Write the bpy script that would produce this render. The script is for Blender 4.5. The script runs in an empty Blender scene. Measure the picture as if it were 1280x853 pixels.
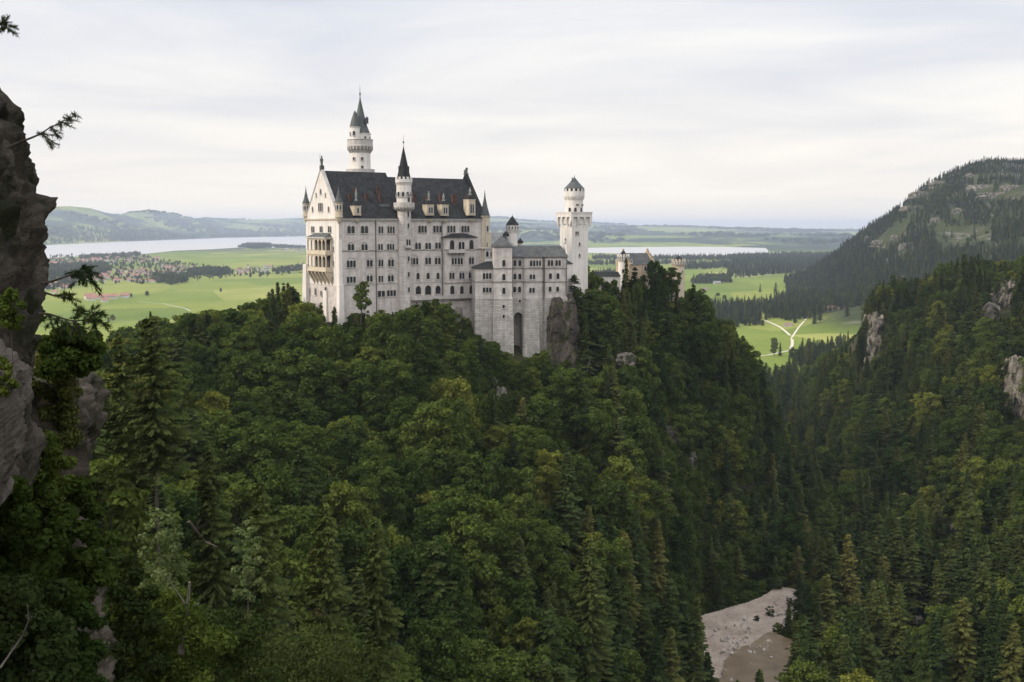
import bpy, bmesh, math, random
import numpy as np
from mathutils import Vector, Matrix, noise as mnoise
R = math.radians
random.seed(7); rng = np.random.default_rng(11)
sc = bpy.context.scene
COL = sc.collection

# ------------------------------------------------------------------ camera
F = 1372.0; TH = math.atan((426.5-284.0)/F)          # focal length in photo pixels, pitch
cam = bpy.data.objects.new('camera', bpy.data.cameras.new('camera')); COL.objects.link(cam)
cam.data.sensor_width = 36; cam.data.lens = 36*F/1280
cam.data.clip_start = 0.5; cam.data.clip_end = 120000
cam.location = (0, 0, 0); cam.rotation_euler = (math.pi/2-TH, 0, 0)
sc.camera = cam
# ------------------------------------------------------------------ sky, sun, exposure
SUN_DIR = Vector((-0.80, -0.22, 0.46)).normalized()   # towards the sun
SUN_EL = math.asin(SUN_DIR.z); SUN_AZ = math.atan2(SUN_DIR.x, SUN_DIR.y)
w = bpy.data.worlds.new('World'); sc.world = w; w.use_nodes = True
nt = w.node_tree; N = nt.nodes; L = nt.links; N.clear()
def nd(t, **k):
    n = N.new(t)
    for a, b in k.items(): setattr(n, a, b)
    return n
out = nd('ShaderNodeOutputWorld'); bg = nd('ShaderNodeBackground'); bg.inputs[1].default_value = 0.1
sky = nd('ShaderNodeTexSky'); sky.sky_type = 'NISHITA'; sky.sun_disc = False
sky.sun_elevation = SUN_EL; sky.sun_rotation = SUN_AZ; sky.altitude = 900
tc = nd('ShaderNodeTexCoord'); sep = nd('ShaderNodeSeparateXYZ'); L.new(tc.outputs['Generated'], sep.inputs[0])
def mth(op, a, b=None, c=None, tree=None, clamp=False):
    n = nt.nodes.new('ShaderNodeMath'); n.operation = op; n.use_clamp = clamp
    for i, v in enumerate((a, b, c)):
        if v is None: continue
        if isinstance(v, (int, float)): n.inputs[i].default_value = v
        else: nt.links.new(v, n.inputs[i])
    return n.outputs[0]
zc = mth('MAXIMUM', sep.outputs[2], 0.0)
den = mth('ADD', zc, 0.10)
cx = mth('DIVIDE', sep.outputs[0], den); cy = mth('DIVIDE', sep.outputs[1], den)
cmb = nd('ShaderNodeCombineXYZ'); L.new(mth('MULTIPLY', cx, 0.8), cmb.inputs[0]); L.new(cy, cmb.inputs[1])
n1 = nd('ShaderNodeTexNoise'); n1.inputs['Scale'].default_value = 0.75; n1.inputs['Detail'].default_value = 5; n1.inputs['Roughness'].default_value = 0.52
n1.inputs['Distortion'].default_value = 0.5
L.new(cmb.outputs[0], n1.inputs['Vector'])
n2 = nd('ShaderNodeTexNoise'); n2.inputs['Scale'].default_value = 0.23; n2.inputs['Detail'].default_value = 3
L.new(cmb.outputs[0], n2.inputs['Vector'])
cr = nd('ShaderNodeValToRGB')            # cloud tone: grey lavender bellies to pale white veils
e = cr.color_ramp.elements; e[0].position = 0.39; e[0].color = (5.7, 6.2, 7.4, 1); e[1].position = 0.59; e[1].color = (9.1, 9.0, 8.85, 1)
mixn = mth('ADD', mth('MULTIPLY', n1.outputs['Fac'], 0.6), mth('MULTIPLY', n2.outputs['Fac'], 0.4))
L.new(mixn, cr.inputs[0])
# warm light near the horizon
hz = mth('POWER', mth('SUBTRACT', 1.0, mth('MINIMUM', mth('MULTIPLY', zc, 4.2), 1.0)), 1.6)
mh = nd('ShaderNodeMix', data_type='RGBA'); L.new(mth('MULTIPLY', hz, 0.85), mh.inputs[0])
L.new(cr.outputs[0], mh.inputs[6]); mh.inputs[7].default_value = (10.6, 9.5, 8.1, 1)
# overcast skies grow brighter overhead
bri = mth('ADD', 1.0, mth('MULTIPLY', mth('POWER', mth('MAXIMUM', mth('SUBTRACT', zc, 0.22), 0), 1.0), 1.9))
back = mth('ADD', 1.0, mth('MULTIPLY', mth('MAXIMUM', mth('MULTIPLY', sep.outputs[1], -1.0), 0.0), 0.45))
mb = nd('ShaderNodeVectorMath', operation='SCALE'); L.new(mh.outputs[2], mb.inputs[0]); L.new(mth('MULTIPLY', bri, back), mb.inputs[3])
ms = nd('ShaderNodeMix', data_type='RGBA'); ms.inputs[0].default_value = 0.93
L.new(sky.outputs[0], ms.inputs[6]); L.new(mb.outputs[0], ms.inputs[7])
low = nd('ShaderNodeMix', data_type='RGBA'); L.new(mth('GREATER_THAN', sep.outputs[2], -0.004), low.inputs[0])
low.inputs[6].default_value = (0.5, 0.62, 0.35, 1); L.new(ms.outputs[2], low.inputs[7])
L.new(low.outputs[2], bg.inputs[0]); L.new(bg.outputs[0], out.inputs[0])
sun = bpy.data.objects.new('sun', bpy.data.lights.new('sun', 'SUN')); COL.objects.link(sun)
sun.data.energy = 3.0; sun.data.angle = R(10); sun.data.color = (1.0, 0.88, 0.72)
sun.rotation_euler = SUN_DIR.to_track_quat('Z', 'Y').to_euler()
sc.view_settings.view_transform = 'Standard'; sc.view_settings.look = 'None'
sc.view_settings.exposure = 0.16; sc.view_settings.gamma = 1
sc.cycles.max_bounces = 6; sc.cycles.diffuse_bounces = 3; sc.cycles.glossy_bounces = 2; sc.cycles.transmission_bounces = 2
sc.cycles.transparent_max_bounces = 4; sc.cycles.volume_bounces = 0
sc.cycles.use_denoising = True

# ------------------------------------------------------------------ geometry of the view
CT, ST = math.cos(TH), math.sin(TH)
def ray(px, py):
    dx = (px-640)/F; dy = -(py-426.5)/F
    return np.array([dx, CT+ST*dy, -ST+CT*dy])
def at(px, py, Y):
    r = ray(px, py); return r*(Y/r[1])
def zpix(py, Y): return float(at(640, py, Y)[2])
def proj(x, y, z):
    d = y*CT - z*ST
    return 640+F*x/d, 426.5-F*(y*ST+z*CT)/d
PLAIN = -170.0
def onplain(px, py, z=PLAIN):
    r = ray(px, py); return r*(z/r[2])

# ------------------------------------------------------------------ materials
def mat(name, build, rough=0.85, spec=0.2):
    m = bpy.data.materials.new(name); m.use_nodes = True
    t = m.node_tree; b = t.nodes['Principled BSDF']; b.inputs['Roughness'].default_value = rough
    b.inputs['Specular IOR Level'].default_value = spec
    build(t, b); return m
def noi(t, scale, detail=4, rough=0.55, vec=None, coord='Object', sc3=None, dist=0):
    n = t.nodes.new('ShaderNodeTexNoise'); n.inputs['Scale'].default_value = scale
    n.inputs['Detail'].default_value = detail; n.inputs['Roughness'].default_value = rough; n.inputs['Distortion'].default_value = dist
    if vec is None:
        c = t.nodes.new('ShaderNodeTexCoord'); vec = c.outputs[coord]
    if sc3:
        mp = t.nodes.new('ShaderNodeMapping'); mp.inputs['Scale'].default_value = sc3; t.links.new(vec, mp.inputs[0]); vec = mp.outputs[0]
    t.links.new(vec, n.inputs['Vector']); return n.outputs['Fac']
def ramp(t, fac, stops):
    r = t.nodes.new('ShaderNodeValToRGB'); el = r.color_ramp.elements
    while len(el) < len(stops): el.new(0.5)
    for i, (p, c) in enumerate(stops): el[i].position = p; el[i].color = (*c, 1)
    t.links.new(fac, r.inputs[0]); return r.outputs[0]
def mixc(t, fac, a, b, mode='MIX'):
    m = t.nodes.new('ShaderNodeMix'); m.data_type = 'RGBA'; m.blend_type = mode
    for i, v in ((0, fac), (6, a), (7, b)):
        if isinstance(v, (int, float)): m.inputs[i].default_value = v
        elif isinstance(v, tuple): m.inputs[i].default_value = (*v, 1)
        else: t.links.new(v, m.inputs[i])
    return m.outputs[2]
def tm(t, op, a, b=None, clamp=False):
    n = t.nodes.new('ShaderNodeMath'); n.operation = op; n.use_clamp = clamp
    for i, v in enumerate((a, b)):
        if v is None: continue
        if isinstance(v, (int, float)): n.inputs[i].default_value = v
        else: t.links.new(v, n.inputs[i])
    return n.outputs[0]
def bump(t, b, h, dist, strength=0.6):
    n = t.nodes.new('ShaderNodeBump'); n.inputs['Distance'].default_value = dist; n.inputs['Strength'].default_value = strength
    t.links.new(h, n.inputs['Height']); t.links.new(n.outputs[0], b.inputs['Normal'])
def blotch(c1, c2, s=0.4, c3=None, streak=True, bd=0.02):
    def f(t, b):
        col = ramp(t, noi(t, s, 6, 0.62), [(0.3, c1), (0.7, c2)])
        if streak:   # rain streaks down the wall
            st = noi(t, 1.0, 4, 0.6, sc3=(0.9, 0.9, 0.06)); k = ramp(t, st, [(0.35, (0.72, 0.71, 0.70)), (0.62, (1, 1, 1))])
            col = mixc(t, 0.75, col, k, 'MULTIPLY')
        t.links.new(col, b.inputs['Base Color']); bump(t, b, noi(t, 3, 5, 0.6), bd)
    return f
def brickf(c1, c2, mort, w_=1.0, h=0.42, s=1.0, ms=0.03):
    def f(t, b):
        c = t.nodes.new('ShaderNodeTexCoord'); sp = t.nodes.new('ShaderNodeSeparateXYZ'); t.links.new(c.outputs['Object'], sp.inputs[0])
        cb = t.nodes.new('ShaderNodeCombineXYZ')
        t.links.new(tm(t, 'ADD', sp.outputs[0], sp.outputs[1]), cb.inputs[0]); t.links.new(sp.outputs[2], cb.inputs[1])
        br = t.nodes.new('ShaderNodeTexBrick'); br.inputs['Scale'].default_value = s; br.inputs['Brick Width'].default_value = w_
        br.inputs['Row Height'].default_value = h; br.inputs['Mortar Size'].default_value = ms; br.inputs['Bias'].default_value = -0.1
        br.inputs['Color1'].default_value = (*c1, 1); br.inputs['Color2'].default_value = (*c2, 1); br.inputs['Mortar'].default_value = (*mort, 1)
        t.links.new(cb.outputs[0], br.inputs['Vector'])
        k = ramp(t, noi(t, 0.5, 6, 0.65), [(0.3, (0.72, 0.71, 0.69)), (0.68, (1.08, 1.07, 1.05))])
        col = mixc(t, 1.0, br.outputs['Color'], k, 'MULTIPLY')
        st = noi(t, 1.0, 4, 0.6, sc3=(0.8, 0.8, 0.05)); k2 = ramp(t, st, [(0.33, (0.7, 0.69, 0.68)), (0.6, (1, 1, 1))])
        col = mixc(t, 0.8, col, k2, 'MULTIPLY')
        t.links.new(col, b.inputs['Base Color']); bump(t, b, br.outputs['Fac'], -0.04)
    return f
M = {}
M['lime'] = mat('limestone_wall', brickf((0.575, 0.535, 0.51), (0.52, 0.48, 0.46), (0.46, 0.425, 0.405), 1.3, 0.55, 1, 0.012))
M['ashlar'] = mat('rough_masonry', brickf((0.52, 0.49, 0.46), (0.38, 0.36, 0.335), (0.27, 0.25, 0.235), 1.5, 0.62, 1, 0.05))
M['white'] = mat('pale_render', blotch((0.61, 0.57, 0.53), (0.69, 0.65, 0.605)))
M['trim'] = mat('stone_trim', blotch((0.38, 0.36, 0.34), (0.50, 0.47, 0.44)))
M['trimdark'] = mat('weathered_cornice', blotch((0.16, 0.14, 0.125), (0.24, 0.21, 0.19)))
M['sand'] = mat('yellow_sandstone', blotch((0.45, 0.385, 0.29), (0.56, 0.49, 0.38)))
M['orange'] = mat('orange_brick', brickf((0.50, 0.39, 0.28), (0.42, 0.30, 0.21), (0.45, 0.39, 0.32), 0.6, 0.2, 1, 0.02))
def slate(t, b):
    col = ramp(t, noi(t, 0.35, 6, 0.65), [(0.3, (0.012, 0.013, 0.014)), (0.7, (0.028, 0.029, 0.030))])
    st = ramp(t, noi(t, 1.0, 4, 0.6, sc3=(1.2, 1.2, 0.10)), [(0.35, (0.6, 0.6, 0.62)), (0.68, (1.6, 1.6, 1.55))])
    t.links.new(mixc(t, 1, col, st, 'MULTIPLY'), b.inputs['Base Color'])
    wv = t.nodes.new('ShaderNodeTexWave'); wv.bands_direction = 'Z'; wv.inputs['Scale'].default_value = 1.2; wv.inputs['Distortion'].default_value = 0.4
    c = t.nodes.new('ShaderNodeTexCoord'); t.links.new(c.outputs['Object'], wv.inputs['Vector']); bump(t, b, wv.outputs['Fac'], 0.05)
M['slate'] = mat('dark_slate', slate, 0.75, 0.15)
M['copper'] = mat('grey_green_metal_roof', blotch((0.045, 0.051, 0.050), (0.085, 0.093, 0.090), 0.8), 0.6, 0.3)
M['lead'] = mat('light_grey_roof', blotch((0.17, 0.175, 0.17), (0.26, 0.265, 0.255), 0.5), 0.6, 0.3)
M['bower'] = mat('grey_sheet_roof', blotch((0.045, 0.048, 0.048), (0.10, 0.103, 0.10), 0.5), 0.7, 0.2)
M['glass'] = mat('dark_window_glass', blotch((0.012, 0.013, 0.015), (0.03, 0.03, 0.033), 0.7, streak=False), 0.15, 0.4)
M['loggiashade'] = mat('painted_loggia_shade', blotch((0.05, 0.048, 0.045), (0.08, 0.075, 0.07)), 0.9)  # dark tone that paints the shade inside the loggia
M['bronze'] = mat('weathered_bronze', blotch((0.05, 0.05, 0.045), (0.11, 0.115, 0.10), 2), 0.5)
M['brick'] = mat('red_chimney_brick', blotch((0.045, 0.028, 0.022), (0.10, 0.055, 0.042), 1.5))
M['pipe'] = mat('dark_downpipe', blotch((0.09, 0.08, 0.075), (0.13, 0.12, 0.11)))
M['tile'] = mat('red_roof_tiles', blotch((0.25, 0.12, 0.09), (0.34, 0.19, 0.145), 0.1, streak=False))
M['tilebrown'] = mat('brown_roof_tiles', blotch((0.17, 0.11, 0.09), (0.25, 0.17, 0.14), 0.1, streak=False))
M['housewall'] = mat('house_plaster', blotch((0.48, 0.46, 0.42), (0.6, 0.58, 0.53), 0.1, streak=False))
M['bark'] = mat('bark', blotch((0.035, 0.028, 0.022), (0.085, 0.07, 0.055), 4))
M['palebark'] = mat('pale_dead_bark', blotch((0.11, 0.095, 0.08), (0.2, 0.18, 0.155), 3))
def leafmat(name, dark, light, tint, transl=0.25, pos=0.03):
    m = bpy.data.materials.new(name); m.use_nodes = True; t = m.node_tree; t.nodes.remove(t.nodes['Principled BSDF'])
    o = t.nodes['Material Output']; oi = t.nodes.new('ShaderNodeObjectInfo'); geo = t.nodes.new('ShaderNodeNewGeometry')
    base = ramp(t, oi.outputs['Random'], [(0.0, dark), (0.4, tuple((a+b_)/2 for a, b_ in zip(dark, light))), (0.85, light), (1.0, tint)])
    nz = noi(t, 0.9, 3, 0.6)            # leaf clumps differ in age inside one crown
    c1 = mixc(t, 0.9, base, ramp(t, nz, [(0.33, (0.66, 0.69, 0.66)), (0.68, (1.35, 1.3, 1.15))]), 'MULTIPLY')
    rnd = ramp(t, geo.outputs['Random Per Island'], [(0, (0.8, 0.82, 0.8)), (1, (1.2, 1.18, 1.15))])
    c2 = mixc(t, 1.0, c1, rnd, 'MULTIPLY')
    d = t.nodes.new('ShaderNodeBsdfDiffuse'); tr = t.nodes.new('ShaderNodeBsdfTranslucent'); mx = t.nodes.new('ShaderNodeMixShader')
    t.links.new(c2, d.inputs[0]); t.links.new(mixc(t, 1, c2, (1.2, 1.25, 0.6), 'MULTIPLY'), tr.inputs[0]); mx.inputs[0].default_value = transl
    t.links.new(d.outputs[0], mx.inputs[1]); t.links.new(tr.outputs[0], mx.inputs[2]); t.links.new(mx.outputs[0], o.inputs[0])
    return m
M['leaf'] = leafmat('broadleaf_foliage', (0.026, 0.045, 0.013), (0.078, 0.103, 0.024), (0.135, 0.142, 0.030))
M['leafshade'] = leafmat('foliage_painted_shade', (0.024, 0.036, 0.014), (0.036, 0.05, 0.017), (0.045, 0.055, 0.02))  # darker copy of the leaf colours, with the shade on low bushes painted in
M['leafyellow'] = leafmat('yellow_green_foliage', (0.10, 0.125, 0.022), (0.12, 0.14, 0.025), (0.13, 0.14, 0.028))
M['leafpale'] = leafmat('pale_young_foliage', (0.075, 0.105, 0.045), (0.11, 0.135, 0.065), (0.14, 0.15, 0.08))
M['leaffresh'] = leafmat('fresh_foliage', (0.03, 0.046, 0.012), (0.05, 0.07, 0.017), (0.07, 0.08, 0.02))
M['needle'] = leafmat('conifer_needles', (0.023, 0.037, 0.014), (0.060, 0.075, 0.024), (0.095, 0.092, 0.030), 0.12)
M['needledark'] = leafmat('dark_pine_needles', (0.02, 0.03, 0.016), (0.035, 0.05, 0.022), (0.04, 0.05, 0.02), 0.1)
def rockf(c1, c2, moss, mosscut=(0.5, 0.62), s=1.0):
    def f(t, b):
        col = ramp(t, noi(t, 0.5*s, 8, 0.7, sc3=(1, 1, 0.35), dist=0.6), [(0.3, c1), (0.52, tuple((a+b_)/2 for a, b_ in zip(c1, c2))), (0.72, c2)])
        fine = ramp(t, noi(t, 5*s, 8, 0.75), [(0.3, (0.6, 0.6, 0.6)), (0.65, (1.2, 1.2, 1.2))]); col = mixc(t, 0.8, col, fine, 'MULTIPLY')
        col = mixc(t, ramp(t, noi(t, 0.8*s, 6, 0.7), [(mosscut[0], (0, 0, 0)), (mosscut[1], (1, 1, 1))]), col, moss)
        t.links.new(col, b.inputs['Base Color']); bump(t, b, noi(t, 2.5*s, 9, 0.75), 0.35/s, 1.0)
    return f
M['cliff'] = mat('grey_cliff_rock', rockf((0.03, 0.025, 0.019), (0.23, 0.195, 0.15), (0.026, 0.030, 0.014)), 0.95, 0.1)
M['rock'] = mat('pale_limestone_rock', rockf((0.08, 0.07, 0.058), (0.33, 0.29, 0.245), (0.035, 0.042, 0.02), (0.48, 0.56), 0.25), 0.95, 0.1)
M['rockdark'] = mat('dark_castle_rock', rockf((0.035, 0.03, 0.026), (0.13, 0.11, 0.095), (0.04, 0.042, 0.02), (0.48, 0.6), 0.4), 0.95, 0.1)
M['slab'] = mat('pale_cliff_slab', rockf((0.10, 0.085, 0.07), (0.34, 0.29, 0.245), (0.045, 0.045, 0.025), (0.58, 0.66)), 0.95, 0.1)
def pathm(t, b):
    t.links.new(ramp(t, noi(t, 0.3, 5), [(0.3, (0.42, 0.38, 0.31)), (0.7, (0.55, 0.50, 0.42))]), b.inputs['Base Color'])
M['path'] = mat('pale_gravel_path', pathm, 0.95)
def gravelm(t, b):
    col = ramp(t, noi(t, 0.12, 7, 0.7), [(0.3, (0.20, 0.155, 0.12)), (0.6, (0.36, 0.295, 0.24))])
    sp = ramp(t, noi(t, 2.2, 5, 0.8), [(0.4, (0.7, 0.7, 0.7)), (0.66, (1.25, 1.25, 1.25))]); 
    t.links.new(mixc(t, 1, col, sp, 'MULTIPLY'), b.inputs['Base Color']); bump(t, b, noi(t, 1.5, 6, 0.8), 0.4)
M['gravel'] = mat('river_gravel', gravelm, 0.95)
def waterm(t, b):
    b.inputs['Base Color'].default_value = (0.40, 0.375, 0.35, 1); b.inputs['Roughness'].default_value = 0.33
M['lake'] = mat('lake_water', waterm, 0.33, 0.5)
def riverm(t, b):
    t.links.new(ramp(t, noi(t, 0.15, 5), [(0.3, (0.085, 0.058, 0.03)), (0.7, (0.15, 0.11, 0.065))]), b.inputs['Base Color'])
    bump(t, b, noi(t, 0.8, 5, 0.6, sc3=(1, 0.4, 1)), 0.1, 0.5)
M['river'] = mat('shallow_brown_river', riverm, 0.4, 0.12)
M['boulder'] = mat('pale_boulder', blotch((0.26, 0.23, 0.20), (0.42, 0.38, 0.34), 1.2, streak=False), 0.95)

# ------------------------------------------------------------------ object helpers
def link(name, me, parent=None, loc=(0, 0, 0), rot=(0, 0, 0), scale=(1, 1, 1)):
    o = bpy.data.objects.new(name, me); COL.objects.link(o); o.location = loc; o.rotation_euler = rot; o.scale = scale
    if parent: o.parent = parent
    return o
def tag(o, label=None, cat=None, group=None, kind=None):
    if label: o['label'] = label
    if cat: o['category'] = cat
    if group: o['group'] = group
    if kind: o['kind'] = kind
    return o
def thing(name, label, cat, loc=(0, 0, 0), rz=0, group=None):
    return tag(link(name, None, None, loc, (0, 0, rz)), label, cat, group)
def npmesh(name, V, Fq, mats, mi=None, smooth=False):
    """V (n,3); Fq (m,3) or (m,4) array"""
    me = bpy.data.meshes.new(name); V = np.asarray(V, np.float32); Fq = np.asarray(Fq, np.int32); k = Fq.shape[1]
    me.vertices.add(len(V)); me.vertices.foreach_set('co', V.ravel())
    me.loops.add(Fq.size); me.loops.foreach_set('vertex_index', Fq.ravel())
    me.polygons.add(len(Fq)); me.polygons.foreach_set('loop_start', np.arange(len(Fq), dtype=np.int32)*k)
    me.polygons.foreach_set('loop_total', np.full(len(Fq), k, np.int32))
    for m in mats: me.materials.append(m)
    if mi is not None: me.polygons.foreach_set('material_index', np.asarray(mi, np.int32))
    if smooth: me.polygons.foreach_set('use_smooth', np.ones(len(Fq), bool))
    me.update(calc_edges=True); return me
class MB:
    """collects shapes for one mesh"""
    def __init__(s): s.v = []; s.f = []; s.m = []; s.mi = 0
    def add(s, vs, fs):
        b = len(s.v); s.v += [tuple(v) for v in vs]
        for f in fs: s.f.append(tuple(b+i for i in f)); s.m.append(s.mi)
        return s
    def box(s, x0, x1, y0, y1, z0, z1, top=None):
        """top=(dx0,dx1,dy0,dy1): how far the foot spreads beyond the top (batter)"""
        a = top or (0, 0, 0, 0)
        return s.add([(x0-a[0], y0-a[2], z0), (x1+a[1], y0-a[2], z0), (x1+a[1], y1+a[3], z0), (x0-a[0], y1+a[3], z0),
                      (x0, y0, z1), (x1, y0, z1), (x1, y1, z1), (x0, y1, z1)],
                     [(0, 3, 2, 1), (4, 5, 6, 7), (0, 1, 5, 4), (1, 2, 6, 5), (2, 3, 7, 6), (3, 0, 4, 7)])
    def lathe(s, prof, n=16, c=(0, 0), a0=0.0):
        vs = []; fs = []
        for r, z in prof:
            for k in range(n):
                a = a0+2*math.pi*k/n; vs.append((c[0]+r*math.cos(a), c[1]+r*math.sin(a), z))
        for i in range(len(prof)-1):
            for k in range(n):
                k2 = (k+1) % n; fs.append((i*n+k, i*n+k2, (i+1)*n+k2, (i+1)*n+k))
        fs.append(tuple(range(n-1, -1, -1))); m = (len(prof)-1)*n; fs.append(tuple(m+k for k in range(n)))
        return s.add(vs, fs)
    def gable(s, x0, x1, y0, y1, z0, z1, oh=0.0, th=0.35):
        """roof with ridge along x; solid prism"""
        ym = (y0+y1)/2
        return s.add([(x0, y0, z0), (x1, y0, z0), (x1, y1, z0), (x0, y1, z0), (x0, ym, z1), (x1, ym, z1)],
                     [(0, 3, 2, 1), (0, 1, 5, 4), (2, 3, 4, 5), (1, 2, 5), (3, 0, 4)])
    def hip(s, x0, x1, y0, y1, z0, z1, rx0, rx1, ym=None):
        ym = (y0+y1)/2 if ym is None else ym
        return s.add([(x0, y0, z0), (x1, y0, z0), (x1, y1, z0), (x0, y1, z0), (rx0, ym, z1), (rx1, ym, z1)],
                     [(0, 3, 2, 1), (0, 1, 5, 4), (2, 3, 4, 5), (1, 2, 5), (3, 0, 4)])
    def extr(s, poly, axis, a0, a1):
        """poly of (u,z); axis 'x': extrude along x between a0,a1 with u=y; axis 'y': along y with u=x"""
        n = len(poly)
        if axis == 'y': vs = [(u, a0, z) for u, z in poly]+[(u, a1, z) for u, z in poly]
        else: vs = [(a0, u, z) for u, z in poly]+[(a1, u, z) for u, z in poly]
        fs = [tuple(range(n)), tuple(range(2*n-1, n-1, -1))]+[(i, i+n, (i+1) % n+n, (i+1) % n) for i in range(n)]
        return s.add(vs, fs)
    def tube(s, pts, rad, n=6):
        pts = [Vector(p) for p in pts]; rr = rad if isinstance(rad, (list, tuple)) else [rad]*len(pts); vs = []; fs = []
        for i, p in enumerate(pts):
            d = (pts[min(i+1, len(pts)-1)]-pts[max(i-1, 0)]).normalized()
            u = d.orthogonal().normalized(); v_ = d.cross(u)
            for k in range(n):
                a = 2*math.pi*k/n; vs.append(p+(u*math.cos(a)+v_*math.sin(a))*rr[i])
        for i in range(len(pts)-1):
            for k in range(n): fs.append((i*n+k, i*n+(k+1) % n, (i+1)*n+(k+1) % n, (i+1)*n+k))
        fs.append(tuple(range(n-1, -1, -1))); m = (len(pts)-1)*n; fs.append(tuple(m+k for k in range(n)))
        return s.add(vs, fs)
    def mesh(s, name, mats):
        me = bpy.data.meshes.new(name); me.from_pydata(s.v, [], s.f)
        for m in (mats if isinstance(mats, (list, tuple)) else [mats]): me.materials.append(m)
        me.polygons.foreach_set('material_index', s.m)
        bm = bmesh.new(); bm.from_mesh(me); bmesh.ops.recalc_face_normals(bm, faces=bm.faces); bm.to_mesh(me); bm.free()
        me.update(); return me
    def build(s, name, mats, parent=None, label=None):
        o = link(name, s.mesh(name, mats), parent)
        if label: o['label'] = label
        return o
class Frame:
    """local frame of a building: x along the facade, y inwards, z up"""
    def __init__(s, px, Y, ang, z0):
        s.o = np.array([at(px, 300, Y)[0], Y, z0]); s.a = R(ang); s.z0 = z0
        s.T = np.array([math.cos(s.a), math.sin(s.a), 0]); s.G = np.array([-math.sin(s.a), math.cos(s.a), 0])
    def lr(s, px, py):
        r = ray(px, py); return np.array([r@s.T, r@s.G, r[2]])
    def lo(s):
        o = -s.o; return np.array([o@s.T, o@s.G, o[2]])
    def front(s, px, py, y=0.0):
        o = s.lo(); r = s.lr(px, py); k = (y-o[1])/r[1]; p = o+k*r; return float(p[0]), float(p[2])
    def side(s, px, py, x=0.0):
        o = s.lo(); r = s.lr(px, py); k = (x-o[0])/r[0]; p = o+k*r; return float(p[1]), float(p[2])
    def world(s, x, y, z=0): return s.o+s.T*x+s.G*y+np.array([0, 0, z])
    def depth(s, x, y): return float(s.world(x, y)[1])
    def zat(s, py, x, y): return zpix(py, s.depth(x, y))-s.z0      # local z seen at photo row py at plan (x, y)
    def atx(s, px, y, py=300): return s.front(px, py, y)[0]

# ------------------------------------------------------------------ terrain
def hash2(ix, iy, seed):
    h = (ix*374761393+iy*668265263+seed*974634777) & 0xffffffff
    h = ((h ^ (h >> 13))*1274126177) & 0xffffffff
    return ((h ^ (h >> 16)) & 0xffff)/65535.0
def vnoise(x, y, seed=0):
    ix = np.floor(x).astype(np.int64); iy = np.floor(y).astype(np.int64); fx = x-ix; fy = y-iy
    fx = fx*fx*(3-2*fx); fy = fy*fy*(3-2*fy)
    a = hash2(ix, iy, seed); b = hash2(ix+1, iy, seed); c = hash2(ix, iy+1, seed); d = hash2(ix+1, iy+1, seed)
    return (a*(1-fx)+b*fx)*(1-fy)+(c*(1-fx)+d*fx)*fy
def fbm(x, y, o=4, seed=0):
    s = 0; a = 0.5; t = 0
    for i in range(o): s = s+a*vnoise(x*2**i, y*2**i, seed+i*17); t += a; a *= 0.5
    return s/t
def sstep(a, b, x): t = np.clip((x-a)/(b-a), 0, 1); return t*t*(3-2*t)
# canopy points (photo column, photo row of the canopy, distance, canopy height above ground)
CP = [(460,398,350,9),(540,388,346,10),(400,402,350,10),(590,425,362,8),(640,452,368,8),(690,450,372,8),(500,400,348,10),(620,440,362,8),
 (560,480,310,17),(560,560,272,18),(560,640,238,18),(560,720,208,18),(560,800,182,18),(560,920,155,18),
 (440,480,300,17),(440,560,262,18),(440,640,225,18),(440,720,195,18),(440,800,168,18),(440,920,142,18),
 (680,500,330,16),(680,580,290,18),(680,660,255,18),(680,740,225,18),(680,830,198,18),(690,930,175,18),
 (250,392,372,18),(170,412,340,18),(345,362,400,18),(300,480,290,18),(300,560,235,18),(300,640,195,18),(300,720,160,18),(300,800,136,18),(300,920,115,18),
 (150,520,215,18),(150,620,150,18),(150,740,112,16),(150,900,88,14),(60,440,330,18),(-60,440,320,18),(40,600,150,18),(-100,600,140,18),
 (730,345,446,24),(770,350,448,22),(800,345,448,24),(860,365,452,22),(905,410,462,20),(942,452,480,18),(800,440,395,18),(800,520,350,18),(800,600,310,18),(810,690,275,18),(800,780,240,18),(820,880,215,18),
 (890,500,420,20),(925,590,395,20),(962,520,465,20),(922,424,470,20),(944,455,474,20),(930,480,445,20),(966,480,500,20),
 (975,640,405,20),(990,560,560,22),(1010,500,700,22),(1000,462,900,22),(1040,450,1000,22),(960,470,760,22),
 (1090,352,760,27),(1150,345,740,28),(1210,318,720,28),(1280,318,690,28),(1400,300,650,24),(1550,280,600,24),
 (1085,440,730,22),(1060,500,640,22),(1160,430,620,22),(1240,420,560,22),(1330,420,480,22),(1200,500,500,22),(1280,540,420,22),(1400,560,340,22),
 (1100,580,480,22),(1180,620,385,20),(1280,660,345,22),(1050,690,360,20),(1120,740,315,20),(1200,780,290,20),(1290,820,240,18),(1400,900,210,18),(1080,830,262,16),(1180,920,235,16)]
pts = []; 
for px, py, Y, h in CP:
    p = at(px, py, Y); pts.append((p[0], p[1], p[2]-h))
GORGE = [(8,50,-100),(14,110,-107),(26,170,-113),(42,225,-119),(58,275,-123.5),(70,320,-126),(78,362,-128),(120,430,-132),(155,520,-138),(170,620,-145),(192,760,-153),(228,900,-159),(280,1080,-165),(340,1250,-169.5)]
for x, y, z in GORGE: pts.append((x, y, z))
pts += [(-30,20,-45),(-80,40,-40),(-60,0,-45),(10,0,-98),(70,30,-70),(120,80,-60),(150,160,-70),(30,-20,-95),(130,20,-40),(200,150,-40)]
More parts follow.
